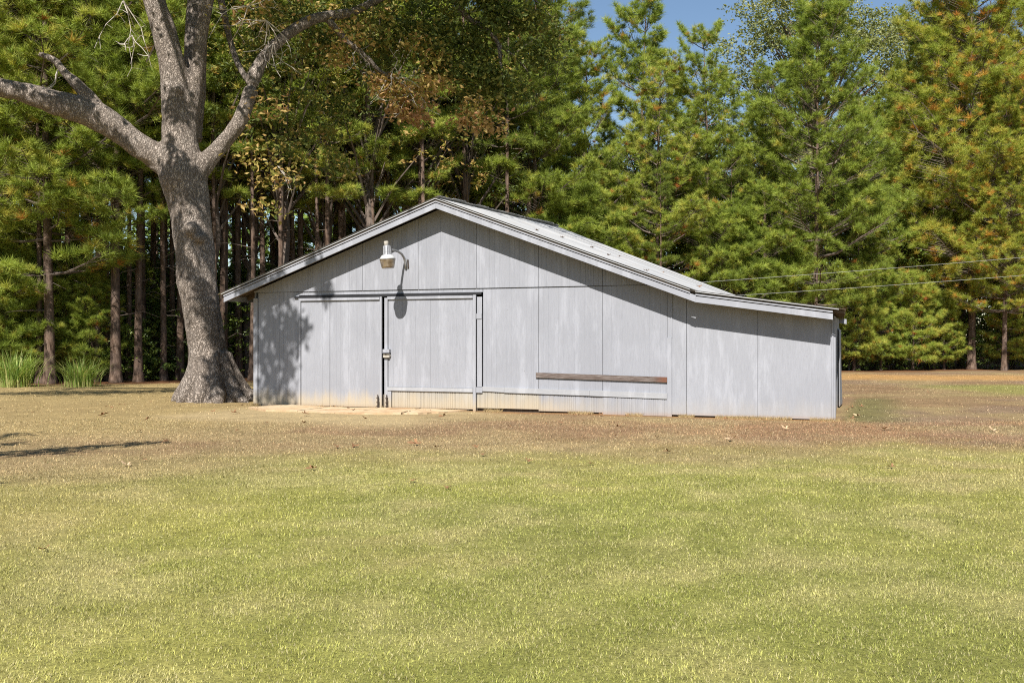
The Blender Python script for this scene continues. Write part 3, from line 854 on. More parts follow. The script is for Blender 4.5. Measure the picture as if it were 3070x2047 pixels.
MB().lathe([(0.085, 0.158), (0.11, 0.15), (0.15, 0.10), (0.160, 0.062), (0.155, 0.062), (0.13, 0.10), (0.08, 0.15)], 28, (0, CY, 0)).build('reflector', M_white, lt, True)
prof = [(0.152, 0.064)]
for k in range(7):
    z = 0.055 - k*0.022
    prof += [(0.156-k*.0042, z), (0.150-k*.0042, z-.011)]
prof += [(0.118, -0.105), (0.0, -0.108)]
MB().lathe(prof, 30, (0, CY, 0)).build('refractor', M_amber, lt)

# small stray leaves lying on the tin
def leaf_mesh(name, size, mat, seed):
    r = random.Random(seed)
    v = [(0, 0, 0.006)]; n = 18
    for k in range(n):
        t = 2*PI*k/n
        rad = size*(0.34 + 0.20*math.cos(5*t/1.0) + r.uniform(-.04, .04))*(1.0+0.35*math.cos(t))
        x = rad*math.cos(t)*1.25; y = rad*math.sin(t)
        z = 0.004 + size*0.9*(abs(y)/size)**1.4*r.uniform(.5, 1.3) + size*.22*max(0, x/size)**2*r.uniform(0, 2)
        v.append((x, y, z))
    f = [(0, k+1, (k+1) % n + 1) for k in range(n)]
    b0 = len(v)
    v += [(-size*.4, 0.003, .006), (-size*.4, -.003, .006), (-size*.95, .0, .014)]
    f.append((b0, b0+1, b0+2))
    me = bpy.data.meshes.new(name); me.from_pydata(v, [], f); me.materials.append(mat)
    return me
leaf_var = [leaf_mesh('fallen_leaf', 0.17, M_deadleaf, 3), leaf_mesh('fallen_leaf', 0.15, M_deadleaf, 9), leaf_mesh('fallen_leaf', 0.19, M_paleleaf, 5), leaf_mesh('fallen_leaf', 0.13, M_deadleaf, 12)]
for s, d in ((6.2, 0.9), (6.9, 2.6), (7.4, 3.0), (7.55, 1.6), (8.3, 3.4), (9.2, 2.7), (6.4, 2.0), (8.6, 0.5)):
    o = bpy.data.objects.new('roof_leaf', leaf_var[1]); link(o)
    p = from_barn(s, d, roof_z(s, d)+0.018)
    o.location = p; o.rotation_euler = (0, 0.34, random.uniform(0, 6))
    o.scale = (.8, .8, .8)
    tag(o, 'small dead leaf stuck on the right slope of the tin roof', 'leaf', 'dead leaves on the tin roof')
LP = [(-2.29,13.06),(-2.09,13.23),(0.82,16.9),(4.31,15.76),(3.04,13.93),(2.07,14.26),(5.86,15.76),(7.43,15.47),(-0.35,12.19),(0.19,11.49),(-0.97,9.87),(-0.6,9.41),(-2.13,10.73),(0.89,11.31),(-6.4,17.54),(-7.6,18.54),(-9.28,19.4),(-5.84,19.58),(-5.37,19.31),(-3.85,18.54),(-3.49,16.77),(-1.22,17.83),(-2.53,17.25),(6.81,20.34),(7.2,21.16),(6.07,17.91),(7.48,21.37),(6.4,18.54),(-3.15,6.74),(-1.0,13.06),(-1.28,13.48),(4.18,11.01),(-5.65,15.19),(11.18,26.84),(-4.73,13.7),(-4.24,11.01),(9.3,17.2),(1.7,16.1)]
pale = {3, 4, 6, 7, 35, 27}
rl = random.Random(44)
for k in range(16): LP.append((-6.98 + rl.choice((-1, 1))*rl.uniform(1.1, 3.2), 22.3 + rl.uniform(-1.6, .4)))
for k in range(16):
    q_ = from_barn(rl.uniform(.2, 12.2), -abs(rl.gauss(0, .5)) - .12); LP.append((q_[0], q_[1]))
for k in range(12): LP.append((rl.uniform(-9, 8.5), rl.uniform(11.5, 17)))
for i, (x, y) in enumerate(LP):
    o = bpy.data.objects.new('fallen_leaf', leaf_var[2] if i in pale else leaf_var[(0, 1, 3)[i % 3]]); link(o)
    k = random.uniform(0.6, 0.95)
    if y < 12: k *= 0.7
    if i > 37: k *= 0.62
    o.location = (x, y, float(ground_z(np.array([x]), np.array([y]))[0]) + 0.022)
    if -4.6 < x < -0.9 and 16.8 < y < 18.9: o.location.z += 0.035
    o.rotation_euler = (random.uniform(-.3, .3), random.uniform(-.3, .3), random.uniform(0, 6.28)); o.scale = (k, k, k)
    if i in pale: tag(o, 'large pale tan dead leaf lying on the dry lawn', 'leaf', 'pale dead leaves on the lawn')
    else: tag(o, 'small curled dark brown dead leaf lying on the lawn', 'leaf', 'brown dead leaves on the lawn')

# ------------------------------------------------------------------ leaves
def leaf_tris(cent, dirs_up, size, r, aspect=0.55, droop=0.0):
    """one folded rhombic leaf (two triangles) per centre"""
    n = len(cent)
    a = r.normal(size=(n, 3)); a[:, 2] = a[:, 2]*0.6 - droop
    a /= np.linalg.norm(a, axis=1)[:, None]
    nrm = r.normal(size=(n, 3)) + dirs_up
    b = np.cross(nrm, a); b /= (np.linalg.norm(b, axis=1)[:, None] + 1e-9)
    s = (size * r.uniform(0.6, 1.35, n))[:, None]
    tip = cent + a*s; base = cent - a*s*0.15; mid = cent + a*s*0.42
    w = s*aspect*0.5
    up = np.cross(a, b)*s*0.12
    T = np.empty((n, 2, 3, 3))
    T[:, 0, 0] = base; T[:, 0, 1] = mid + b*w + up; T[:, 0, 2] = tip
    T[:, 1, 0] = base; T[:, 1, 1] = tip; T[:, 1, 2] = mid - b*w + up
    return T.reshape(-1, 3, 3)

# ------------------------------------------------------------------ pines
def needle_tufts(cent, axis, r, n_needles, length, width):
    m = len(cent)
    d = r.normal(size=(m, n_needles, 3))
    d /= np.linalg.norm(d, axis=2)[..., None]
    d = d + axis[:, None, :]*1.05
    d /= np.linalg.norm(d, axis=2)[..., None]
    L = length * r.uniform(0.65, 1.15, (m, n_needles, 1)) * r.uniform(0.6, 1.25, (m, 1, 1))
    side = np.cross(d, r.normal(size=(m, n_needles, 3)))
    side /= (np.linalg.norm(side, axis=2)[..., None]+1e-9)
    base = cent[:, None, :] + d*0.015 + r.normal(size=(m, n_needles, 3))*0.03
    T = np.empty((m, n_needles, 3, 3))
    T[:, :, 0] = base - side*width/2; T[:, :, 1] = base + side*width/2
    T[:, :, 2] = base + d*L; T[:, :, 2, 2] -= L[..., 0]*0.12
    return T.reshape(-1, 3, 3)

def make_pine(seed, H, z0, R, n_needles=60, whorl=1.0, per=5, gold=0.0, mat=M_needle, tuft_len=0.33, density=1.0, girth=1.0):
    """returns (trunk mesh, branch mesh, crown mesh)"""
    r = np.random.default_rng(seed); random.seed(seed)
    tr = MB(); pts = []; rad = []
    lx, ly = r.uniform(-.25, .25, 2)
    base_r = (H*0.0085 + 0.015)*girth
    wob = r.uniform(0, 6, 2)
    def axis(z):
        t = z/H
        return np.array([lx*t + 0.10*math.sin(t*7+wob[0])*t, ly*t + 0.10*math.sin(t*6+wob[1])*t, z])
    def trad(z):
        t = z/H
        return base_r*(1-0.93*t) + 0.07*math.exp(-z*3.0)
    for z in [-0.15, 0.1, 0.35, 0.8, 1.6, 2.8, 4.2, 6, 8, 10, 12, 14, 16, 18, 20, 22, 24]:
        if z < H:
            pts.append(axis(z)); rad.append(trad(z))
    pts.append(axis(H)); rad.append(0.012)
    tr.tube(pts, rad, 11, jitter=0.05)
    br = MB(); C = []; A = []; TT = []
    z = z0; ga = r.uniform(0, 6)
    # dead stubs below the crown
    for k in range(int(max(0, (z0-1.5)*1.6))):
        zz = r.uniform(1.2, z0); t = r.uniform(0, 2*PI); L = r.uniform(0.3, 1.5)
        p = axis(zz); q = p + np.array([math.cos(t)*L*.6, math.sin(t)*L*.6, L*r.uniform(-.15, .35)]); q2 = q + np.array([math.cos(t+.4)*L*.4, math.sin(t+.4)*L*.4, -L*r.uniform(0, .2)])
        br.tube([p, q, q2], [0.018, 0.012, 0.004], 4, False)
    while z < H - 0.35:
        u = (z - z0)/(H - z0)
        prof = min(1.0, 0.66 + u*1.6) * (1 - max(0, u-0.12))**0.62 + 0.10
        for k in range(per):
            if r.random() > density*0.92: continue
            ga += 2.399 + r.uniform(-.35, .35)
            L = R*prof*r.uniform(0.6, 1.15)
            el = math.radians(r.uniform(-8, 14) + 48*u)
            zz = z + r.uniform(-.16, .16)
            p0 = axis(min(zz, H-.1)); d = np.array([math.cos(ga)*math.cos(el), math.sin(ga)*math.cos(el), math.sin(el)])
            P = [p0]
            for j in range(1, 5):
                t = j/4
                P.append(p0 + d*L*t + np.array([0, 0, L*0.20*t*t - L*.05*math.sin(PI*t)]) + r.normal(size=3)*0.04*L*.4)
            rb0 = max(0.012, 0.017*L)
            br.tube(P, [rb0, rb0*.8, rb0*.6, rb0*.4, 0.006], 4, False)
            nt_ = int(4 + L*7.4)
            for j in range(nt_):
                t = 0.2 + 0.8*(j+1)/nt_
                i = min(int(t*4), 3); ft = t*4 - i
                q = P[i]*(1-ft) + P[i+1]*ft
                if j == nt_-1: tip = q; ax = d
                else:
                    sgn = 1 if j % 2 else -1
                    sd = np.array([-math.sin(ga), math.cos(ga), 0])*sgn
                    l2 = L*0.42*(1.25-t)*r.uniform(0.4, 1.4) + 0.12
                    ax = d*0.6 + sd*0.8 + np.array([0, 0, r.uniform(.05, .32)]); ax = ax/np.linalg.norm(ax)
                    tip = q + ax*l2
                    br.tube([q, tip], [0.009, 0.004], 3, False)
                C.append(tip); A.append(ax*0.5 + np.array([0, 0, 0.7]))
                TT.append((t, u, L))
                if r.random() < 0.6:
                    C.append(tip - ax*0.22 + r.normal(size=3)*.05); A.append(ax*0.3 + np.array([0, 0, 0.6])); TT.append((t-.25, u, L))
        z += whorl*r.uniform(0.75, 1.25)
    C = np.array(C); A = np.array(A); TT = np.array(TT)
    T = needle_tufts(C, A, r, n_needles, tuft_len, 0.017)
    t = 0.42 + r.normal(size=len(C))*0.14
    old = (r.random(len(C)) < (0.008 + gold)) | ((TT[:, 0] < 0.42) & (r.random(len(C)) < 0.07 + gold))
    t = np.where(old, r.uniform(0.82, 0.97, len(C)), t + gold*0.5*(1-TT[:, 1]))
    t = np.clip(t, 0, 1)
    tn = np.repeat(t, n_needles) + r.normal(size=len(C)*n_needles)*0.07
    crown = tri_mesh('crown', T, mat, t=np.clip(tn, 0, 1))
    def to_mesh(mb, name, mat, sm):
        me = bpy.data.meshes.new(name); me.from_pydata([tuple(v) for v in mb.v], [], mb.f); me.materials.append(mat)
        if sm: me.polygons.foreach_set('use_smooth', [True]*len(me.polygons))
        return me
    return to_mesh(tr, 'trunk', M_pinebark, True), to_mesh(br, 'branches', M_twig, False), crown

edge_var = [make_pine(11, 18.0, 2.6, 3.4), make_pine(12, 17.0, 3.4, 3.1), make_pine(13, 18.5, 5.2, 3.3), make_pine(14, 16.5, 2.4, 3.6)]
edge_low = [make_pine(15, 6.0, 0.7, 1.9, whorl=0.42), make_pine(16, 7.5, 1.0, 2.1, whorl=0.42)]
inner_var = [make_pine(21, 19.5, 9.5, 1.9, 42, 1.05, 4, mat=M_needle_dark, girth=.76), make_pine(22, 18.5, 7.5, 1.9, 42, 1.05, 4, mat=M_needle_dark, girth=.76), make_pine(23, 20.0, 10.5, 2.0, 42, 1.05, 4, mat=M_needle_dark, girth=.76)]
thin_var = [make_pine(26, 16.5, 9.0, 1.5, 44, 0.9, 4, mat=M_needle, girth=.72), make_pine(27, 17.5, 7.0, 1.6, 44, 0.95, 4, mat=M_needle, girth=.8)]
gold_var = [make_pine(31, 18.5, 3.8, 4.2, 54, 0.74, 6, gold=0.07, mat=M_needle_gold)]
top_var = [make_pine(41, 16.2, 3.0, 3.8, 58, 0.9, 6)]

def put_tree(kind, var, x, y, label, group=None, scale=1.0, rz=None, cat='tree', names=('trunk', 'branches', 'crown')):
    z = float(ground_z(np.array([x]), np.array([y]))[0])
    e = empty(kind, (x, y, z), random.uniform(0, 6.28) if rz is None else rz, scale)
    tag(e, label, cat, group)
    for nm, me in zip(names, var):
        if me is None: continue
        o = link(bpy.data.objects.new(nm, me), e)
        if nm in ('branches', 'crown', 'foliage', 'blades', 'needles'): o['kind'] = 'stuff'
    return e

random.seed(99)
def bx(px, Yd): return (px - 1535.0)/3000.0*Yd
# woods edge, from left to right: (bearing, distance, variant, scale, label)
front = [
 (-90, 33.5, edge_var[0], 1.12, 'bushy pine at the left end of the woods edge, above the tall grass'),
 (60, 34.6, thin_var[1], 1.1, 'pine with low green branches directly behind the leftmost tall grass clump'),
 (150, 33.0, edge_var[1], 1.10, 'pine trunk rising between the two tall grass clumps'),
 (262, 36.2, edge_var[2], 1.15, 'pine behind the second tall grass clump'),
 (322, 35.0, inner_var[1], 1.05, 'left one of the paired pine trunks just right of the tall grass'),
 (348, 33.9, edge_var[2], 1.02, 'right one of the paired pine trunks just right of the tall grass'),
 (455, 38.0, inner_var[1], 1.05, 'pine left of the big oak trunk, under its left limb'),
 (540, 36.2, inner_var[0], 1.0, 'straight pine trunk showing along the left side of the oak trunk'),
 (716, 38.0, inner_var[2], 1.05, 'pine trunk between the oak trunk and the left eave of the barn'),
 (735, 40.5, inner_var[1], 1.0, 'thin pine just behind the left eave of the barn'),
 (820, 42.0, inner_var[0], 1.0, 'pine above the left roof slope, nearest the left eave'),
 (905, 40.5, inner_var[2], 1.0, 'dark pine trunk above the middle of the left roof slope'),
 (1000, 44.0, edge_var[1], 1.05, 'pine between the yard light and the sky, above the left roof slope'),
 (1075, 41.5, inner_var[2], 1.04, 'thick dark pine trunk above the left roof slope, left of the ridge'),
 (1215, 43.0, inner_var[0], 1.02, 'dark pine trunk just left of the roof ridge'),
 (1320, 45.0, edge_var[2], 1.05, 'pine rising just right of the front end of the roof ridge'),
 (1480, 43.5, inner_var[1], 1.0, 'pine trunk standing clear above the far end of the ridge'),
 (1520, 45.0, edge_var[3], 1.1, 'bushy pine over the far end of the roof ridge'),
 (1590, 44.0, edge_var[0], 1.02, 'bushy yellow green pine over the right roof slope'),
 (1745, 46.0, edge_var[1], 0.86, 'pine left of the sky gap'),
 (1925, 50.0, edge_var[1], 1.10, 'tall pine with a pointed crown standing in the middle of the sky gap'),
 (1975, 45.5, edge_var[3], 0.84, 'shorter pine in front of the sky gap'),
 (2125, 46.5, edge_var[0], 0.86, 'shorter pine right below the sky gap'),
 (2290, 47.0, edge_var[0], 0.76, 'pine just left of the pointed pine over the lean to'),
 (2440, 46.0, top_var[0], 1.02, 'pointed pine with bare trunk sections over the lean to roof'),
 (2580, 50.0, edge_var[3], 0.82, 'pine right of the pointed pine over the lean to'),
 (2700, 52.5, edge_var[1], 0.86, 'green pine between the lean to corner and the yellowing pine'),
 (2912, 49.7, gold_var[0], 1.15, 'big pine with yellow and orange needles at the right edge'),
 (3010, 48.0, gold_var[0], .74, 'lower yellowing pine filling the right edge below the big one'),
 (2790, 52.5, gold_var[0], .92, 'yellow green pine just left of the big yellowing pine'),
 (3120, 52.0, gold_var[0], 1.0, 'yellowing pine cut off by the right edge of the picture'),
 (3230, 51.0, edge_var[0], 1.1, 'pine beyond the yellowing pines on the far right'),
]
for px, Yd, var, k, lab in front:
    put_tree('pine_tree', var, bx(px, Yd), Yd, lab, 'pines along the woods edge', k)
low = [(40, 33.4, 1, .62), (275, 34.6, 1, .55), (-20, 33.0, 0, 0.8), (110, 34.0, 1, 0.7), (215, 34.8, 0, 0.7), (400, 37.5, 1, .6), (2560, 47.5, 0, 0.78), (2640, 48.2, 1, 0.62), (2735, 48.8, 0, 0.75), (2830, 49.5, 0, .6), (3020, 49.6, 1, 0.6), (2370, 47, 1, .9), (2200, 46, 1, 1.0), (1700, 44, 1, 1.1), (1830, 45, 0, 1.1), (3110, 50.5, 0, .7)]
ORD = ['first', 'second', 'third', 'fourth', 'fifth', 'sixth', 'seventh', 'eighth', 'ninth', 'tenth', 'eleventh', 'twelfth', 'thirteenth', 'fourteenth', 'fifteenth', 'sixteenth', 'seventeenth', 'eighteenth', 'nineteenth', 'twentieth', 'twenty-first', 'twenty-second', 'twenty-third', 'twenty-fourth', 'twenty-fifth', 'twenty-sixth', 'twenty-seventh', 'twenty-eighth']
seen_ord = {}
def nth(key):
    seen_ord[key] = seen_ord.get(key, -1) + 1
    return ORD[min(seen_ord[key], 27)]
for i, (px, Yd, vi, k) in enumerate(sorted(low)):
    side = 'left of the oak' if px < 600 else ('above the barn roof' if px < 2450 else 'right of the lean to')
    put_tree('young_pine', edge_low[vi], bx(px, Yd), Yd, nth('y'+side) + ' young bushy pine from the left at the woods edge, ' + side, 'young pines ' + side, k)
for i, (px, dY) in enumerate([(20, 1.6), (85, 2.6), (118, 1.2), (205, 2.2), (232, 3.4), (290, 1.8), (385, 2.6), (415, 1.4), (430, 3.2), (490, 2.2), (520, 3.6), (575, 1.9), (640, 1.8), (672, 3.0), (755, 1.6), (790, 3.3), (845, 2.0), (880, 3.6), (950, 2.4), (985, 1.6), (1030, 3.4), (1120, 2.0), (1160, 3.2), (1255, 2.6), (1270, 1.4)]):
    Yd = 40.0
    for _ in range(6): Yd = float(edge_y(bx(px, Yd))) + dY
    where = 'left of the oak' if px < 600 else ('behind the oak and the ridge' if px < 1400 else 'right of the lean to')
    put_tree('pine_tree', thin_var[i % 2], bx(px, Yd), Yd, nth('s'+where) + ' slender pine trunk from the left, ' + where + ', near the edge', 'slender pines near the woods edge ' + where, random.uniform(.9, 1.1))
# trees deeper in the woods
cnt = 0
for row in range(5):
    for px in range(-260, 3420, 118):
        q = px + random.uniform(-50, 50)
        dY = 4.0 + row*5.0 + random.uniform(-2, 2)
        Yd = 40.0
        for _ in range(6): Yd = float(edge_y(bx(q, Yd))) + dY
        x = bx(q, Yd)
        lim = 99.0
        if 1690 < q < 2880: lim = 0.225*Yd
        if row >= 4 and random.random() < .35: continue
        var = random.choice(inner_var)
        k = random.uniform(0.9, 1.15)
        if lim < 50: k = min(k, lim/19.5)
        where = 'left of the oak' if q < 600 else ('behind the oak and the ridge' if q < 1400 else 'behind the right roof slope')
        put_tree('pine_tree', var, x, Yd, 'slender pine deep in the woods ' + where, 'deep woods pines ' + where, k)
        cnt += 1
random.seed(5)

# ------------------------------------------------------------------ hardwoods and shrubs
def make_hardwood(seed, H, trunk_h, R, n_cl, per, leaf, mat, spread=0.20, squash=1.0, bark=M_twig):
    r = np.random.default_rng(seed); random.seed(seed)
    tr = MB(); br = MB(); cl = []
    top = np.array([r.uniform(-.3, .3), r.uniform(-.3, .3), H*0.82])
    P = [np.array([0, 0, -.1]), np.array([0, 0, .3])] + [top*t + r.normal(size=3)*0.06*H*.15 for t in (0.25, .45, .65, .85, 1)]
    tr.tube(P, [H*.022, H*.017, H*.014, H*.011, H*.008, H*.005, H*.002], 8)
    for k in range(n_cl):
        th = r.uniform(0, 2*PI); zc = trunk_h + (H-trunk_h)*(r.random()**0.85)
        u = (zc-trunk_h)/(H-trunk_h)
        rr = R*math.sqrt(max(0.02, 1-(2*u-0.9)**2*0.8))*r.uniform(0.35, 1.05)
        c = np.array([math.cos(th)*rr, math.sin(th)*rr, zc*1.0])
        s = top*max(.15, min(.95, (zc/H-.12)))
        mid = (s+c)/2 + np.array([0, 0, .12*rr])
        br.tube([s, mid, c], [0.0045*H, .0028*H, .006], 4, False)
        cl.append(c)
    C = []; t = []
    for c in cl:
        m = int(per*r.uniform(.6, 1.4)); sp = R*spread*r.uniform(.7, 1.4)
        ns = max(1, m//16)
        sub = r.normal(size=(ns, 3))*sp; sub[:, 2] *= 0.62*squash
        g = sub[r.integers(0, ns, m)] + r.normal(size=(m, 3))*(0.055*R**0.7)*np.array([1, 1, .6])
        C.append(c+g); t.append(np.full(m, 0.45+r.normal()*0.14) + r.normal(size=m)*0.13)
    C = np.concatenate(C); t = np.clip(np.concatenate(t), 0, 1)
    C[:, 2] = np.maximum(C[:, 2], 0.06)
    T = leaf_tris(C, np.array([0, -0.3, 1.0]), leaf, r)
    crown = tri_mesh('crown', T, mat, t=np.repeat(t, 2))
    def tm(mb, name, m_):
        me = bpy.data.meshes.new(name); me.from_pydata([tuple(v) for v in mb.v], [], mb.f); me.materials.append(m_); return me
    return tm(tr, 'trunk', bark), tm(br, 'branches', bark), crown
hard = [make_hardwood(61, 10, 2.0, 2.9, 90, 110, 0.13, M_leaf), make_hardwood(62, 8.5, 1.2, 2.6, 80, 110, 0.13, M_leaf)]
shrub = [make_hardwood(71, 2.6, 0.2, 1.5, 46, 70, 0.085, M_leaf), make_hardwood(72, 1.7, 0.1, 1.2, 36, 70, 0.08, M_leaf), make_hardwood(73, 3.6, 0.3, 1.5, 52, 70, 0.09, M_leaf)]
dark_oak = [make_hardwood(64, 12, 6.2, 2.8, 66, 120, 0.12, M_oakleaf, spread=.17), make_hardwood(65, 13.5, 6.4, 2.6, 66, 120, 0.12, M_oakleaf, spread=.17)]
big_oak = make_hardwood(81, 24, 8.0, 7.0, 120, 260, 0.20, M_leaf_olive, spread=.13, squash=.8, bark=M_pinebark)

put_tree('hardwood_tree', big_oak, 18.6, 62.0, 'tall airy olive grey hardwood behind the pointed pine, sky showing through', scale=0.98, rz=1.0)
put_tree('hardwood_tree', big_oak, 27.5, 66.0, 'tall hardwood left of the yellowing pine, mostly hidden', scale=0.95, rz=3.3)
for px, Yd, vi, k, lab in [(2620, 52.5, 0, 1.05, 'dark rounded hardwood left of the yellowing pine'), (2700, 56, 0, 1.35, 'dark dense hardwood top below the sky patch on the right'), (2530, 51, 1, 1.0, 'dark hardwood above the lean to corner'), (2070, 52, 0, 1.3, 'pale green hardwood under the left side of the sky gap'), (1960, 53, 1, 1.35, 'hardwood filling below the tall pine in the sky gap'), (2200, 50, 1, 1.1, 'hardwood between two pines over the lean to break'),
    (1390, 46, 1, 1.0, 'dark leafy hardwood right of the roof ridge'), (1560, 47, 0, 0.9, 'dark leafy hardwood over the far ridge end'), (1150, 48, 1, .8, 'leafy understory tree above the left roof slope'), (860, 47, 1, .8, 'leafy understory tree near the left eave'), (600, 44, 0, .8, 'leafy understory tree behind the oak trunk'), (420, 42, 1, .7, 'leafy understory tree left of the oak trunk'), (2850, 54, 0, 1.0, 'dark hardwood behind the trunk of the yellowing pine'), (3050, 55, 0, 1.1, 'dark hardwood at the right edge behind the yellowing pine')]:
    put_tree('hardwood_tree', hard[vi], bx(px, Yd), Yd, lab, 'understory hardwoods', k)
for px, Yd, vi, k, lab in [(625, 36.5, 0, 1.15, 'leafy oak with yellowing leaves right behind the big oak trunk'), (745, 38.5, 1, 1.0, 'leafy dark oak between the big oak and the left eave'), (850, 37.5, 0, 1.2, 'leafy dark oak above the left end of the roof'), (965, 39.5, 1, 1.15, 'leafy dark oak above the yard light'), (1090, 38.5, 0, 1.25, 'leafy dark oak left of the ridge, behind the brown hanging leaves'), (1240, 41.0, 1, 1.2, 'leafy dark oak directly behind the front of the ridge'), (1400, 42.5, 0, 1.2, 'leafy dark oak right of the front of the ridge')]:
    put_tree('oak_tree', dark_oak[vi], bx(px, Yd), Yd, lab, 'dark oaks among the pines', k)
shr = [(345, 37, 2, 1.1), (395, 38.4, 0, 1.2), (435, 37.4, 0, 1.1), (478, 38.6, 2, 1.1), (515, 37.8, 0, 1.2), (560, 38.6, 2, 1.2), (280, 37.2, 0, 1.1), (225, 36.2, 0, .9), (125, 36, 2, .9), (655, 40, 2, 1.2), (700, 41, 0, 1.3), (785, 41.5, 2, 1.2), (870, 42, 0, 1.5), (40, 36.4, 0, 1.2), (330, 36, 2, .8), (410, 36.2, 1, 1.1), (460, 36.4, 1, 1.2), (490, 36.9, 0, .8), (355, 35.2, 1, .9), (150, 35.2, 0, .8), (575, 37.5, 1, 1.0), (650, 38.5, 0, .9), (725, 39, 1, 1.0), (20, 34, 1, .9), (380, 35.6, 0, .9), (440, 36.8, 2, .8), (500, 37.6, 0, .9), (300, 36.5, 1, .9), (195, 35.6, 1, .9), (600, 39, 0, .9), (690, 40, 1, .9), (760, 41, 0, 1.0), (840, 42.5, 2, .8), (930, 43.5, 0, 1), (60, 35, 1, 1.0), (-60, 34.5, 0, 1.0), (250, 38, 2, .9), (100, 38, 2, 1.0),
       (2545, 48, 0, .9), (2600, 49.4, 1, 1.0), (2665, 49.6, 0, .8), (2725, 50.3, 1, 1.0), (2790, 50.6, 0, .9), (2850, 51.2, 2, .9), (2960, 50.8, 0, 1.0), (3020, 51.5, 2, .8), (3075, 51.6, 0, 1.0), (3140, 52.2, 2, 1.0), (2530, 50, 2, 1.0), (2400, 49, 2, 1), (2280, 48, 0, 1), (1050, 44.5, 2, 1.0), (1180, 46, 0, 1.2), (1290, 47, 2, 1.0), (2900, 53, 2, 1.2), (2760, 53, 2, 1.2), (2640, 52, 2, 1.2)]
for px, Yd, vi, k in sorted(shr):
    where = 'left of the oak' if px < 560 else ('between the oak and the barn' if px < 1000 else ('behind the barn roof' if px < 2500 else 'right of the barn'))
    put_tree('shrub', shrub[vi], bx(px, Yd), Yd, nth('h'+where) + ' leafy green shrub from the left under the pines ' + where, 'shrubs ' + where, k, cat='shrub', names=('stem', 'branches', 'foliage'))
random.seed(8)
for row in range(3):
    for px in range(-200, 1350, 95):
        q = px + random.uniform(-40, 40); dY = 6 + row*9 + random.uniform(-2, 2); Yd = 40
        for _ in range(6): Yd = float(edge_y(bx(q, Yd))) + dY
        put_tree('shrub', shrub[random.choice((0, 2))], bx(q, Yd), Yd, 'shaded leafy shrub deep in the woods', 'shrubs deep in the woods', random.uniform(.9, 1.5), cat='shrub', names=('stem', 'branches', 'foliage'))

# far wood behind, one mass
rf = np.random.default_rng(17)
q = rf.uniform(-500, 3600, 4200); Yf = rf.uniform(72, 92, 4200)
top = np.where((q > 1690) & (q < 2880), 0.17*Yf, 16.0)
cc = np.stack([(q-1535)/3000*Yf, Yf, rf.random(4200)**1.3*top], -1)
cc = (cc[:, None, :] + rf.normal(size=(4200, 12, 3))*np.array([.7, .7, .5])).reshape(-1, 3); cc[:, 2] = np.maximum(cc[:, 2], .1)
fw = link(bpy.data.objects.new('far_woods', tri_mesh('far_woods', leaf_tris(cc, np.array([0, -.3, 1.]), 0.6, rf), M_leaf, t=np.repeat(np.clip(.4+rf.normal(size=len(cc))*.2, 0, 1), 2))))
tag(fw, 'distant mass of green woods seen between the pine trunks', 'woods', None, 'stuff')

# tall ornamental grass
def make_tall_grass(seed, n=420, H=1.45):
    r = np.random.default_rng(seed)
    T = []; tt = []
    for k in range(n):
        th = r.uniform(0, 2*PI); b = np.array([math.cos(th), math.sin(th), 0])*abs(r.normal())*0.36
        L = H*r.uniform(.6, 1.1); out = r.uniform(.2, 1.25); th2 = th + r.normal()*0.6
        d = np.array([math.cos(th2), math.sin(th2), 0]); sd = np.array([-d[1], d[0], 0])
        w = 0.011; prev = None; c = np.clip(r.normal(0.5, .2), 0, 1)
        dry = r.random() < .12
        for j in range(6):
            u = j/5
            p = b + d*L*out*u**1.9*0.8 + np.array([0, 0, L*(u - 0.38*out*u**2.6)])
            ww = w*(1-u**2)+.001
            if prev is not None:
                T += [[prev[0], prev[1], p+sd*ww], [prev[0], p+sd*ww, p-sd*ww]]
                tt += [.95 if dry or (u < .35 and r.random() < .4) else c]*2
            prev = (p-sd*ww, p+sd*ww)
    return tri_mesh('blades', np.array(T), M_tallgrass, t=np.array(tt))
for (x, y, k, lab, sd) in ((-15.35, 30.9, .92, 'leftmost clump of tall green arching grass at the woods edge', 1), (-13.3, 30.9, .76, 'clump of tall green arching grass nearest the oak', 3)):
    e = empty('tall_grass_clump', (x, y, 0), sd, k); tag(e, lab, 'grass', 'clumps of tall grass')
    o = link(bpy.data.objects.new('blades', make_tall_grass(sd, 430)), e); o['kind'] = 'stuff'

# ------------------------------------------------------------------ the big oak
oak = empty('oak_tree', (-6.98, 23.4, 0.0))
tag(oak, 'massive old oak with grey bark and spreading limbs left of the barn', 'tree')
ORG = np.array([-6.98, 23.4, 0.0])
def loc(p): return Vector((p[0]-ORG[0], p[1]-ORG[1], p[2]))
random.seed(3)
ob = MB()
def limb(pts, rad, sub=3, sides=14):
    """smooth tube through the points (Catmull-Rom)"""
    P = [loc(p) for p in pts]; n = len(P); Q = []; Rr = []
    for i in range(n-1):
        p0 = P[max(i-1, 0)]; p1 = P[i]; p2 = P[i+1]; p3 = P[min(i+2, n-1)]
        for j in range(sub):
            t = j/sub
            Q.append(0.5*((2*p1) + (p2-p0)*t + (2*p0-5*p1+4*p2-p3)*t*t + (3*p1-p0-3*p2+p3)*t**3))
            Rr.append(rad[i]*(1-t)+rad[i+1]*t)
    Q.append(P[-1]); Rr.append(rad[-1])
    return Q, Rr
def addlimb(mb, pts, rad, sub=3, sides=14):
    Q, Rr = limb(pts, rad, sub); mb.tube(Q, Rr, sides); return Q
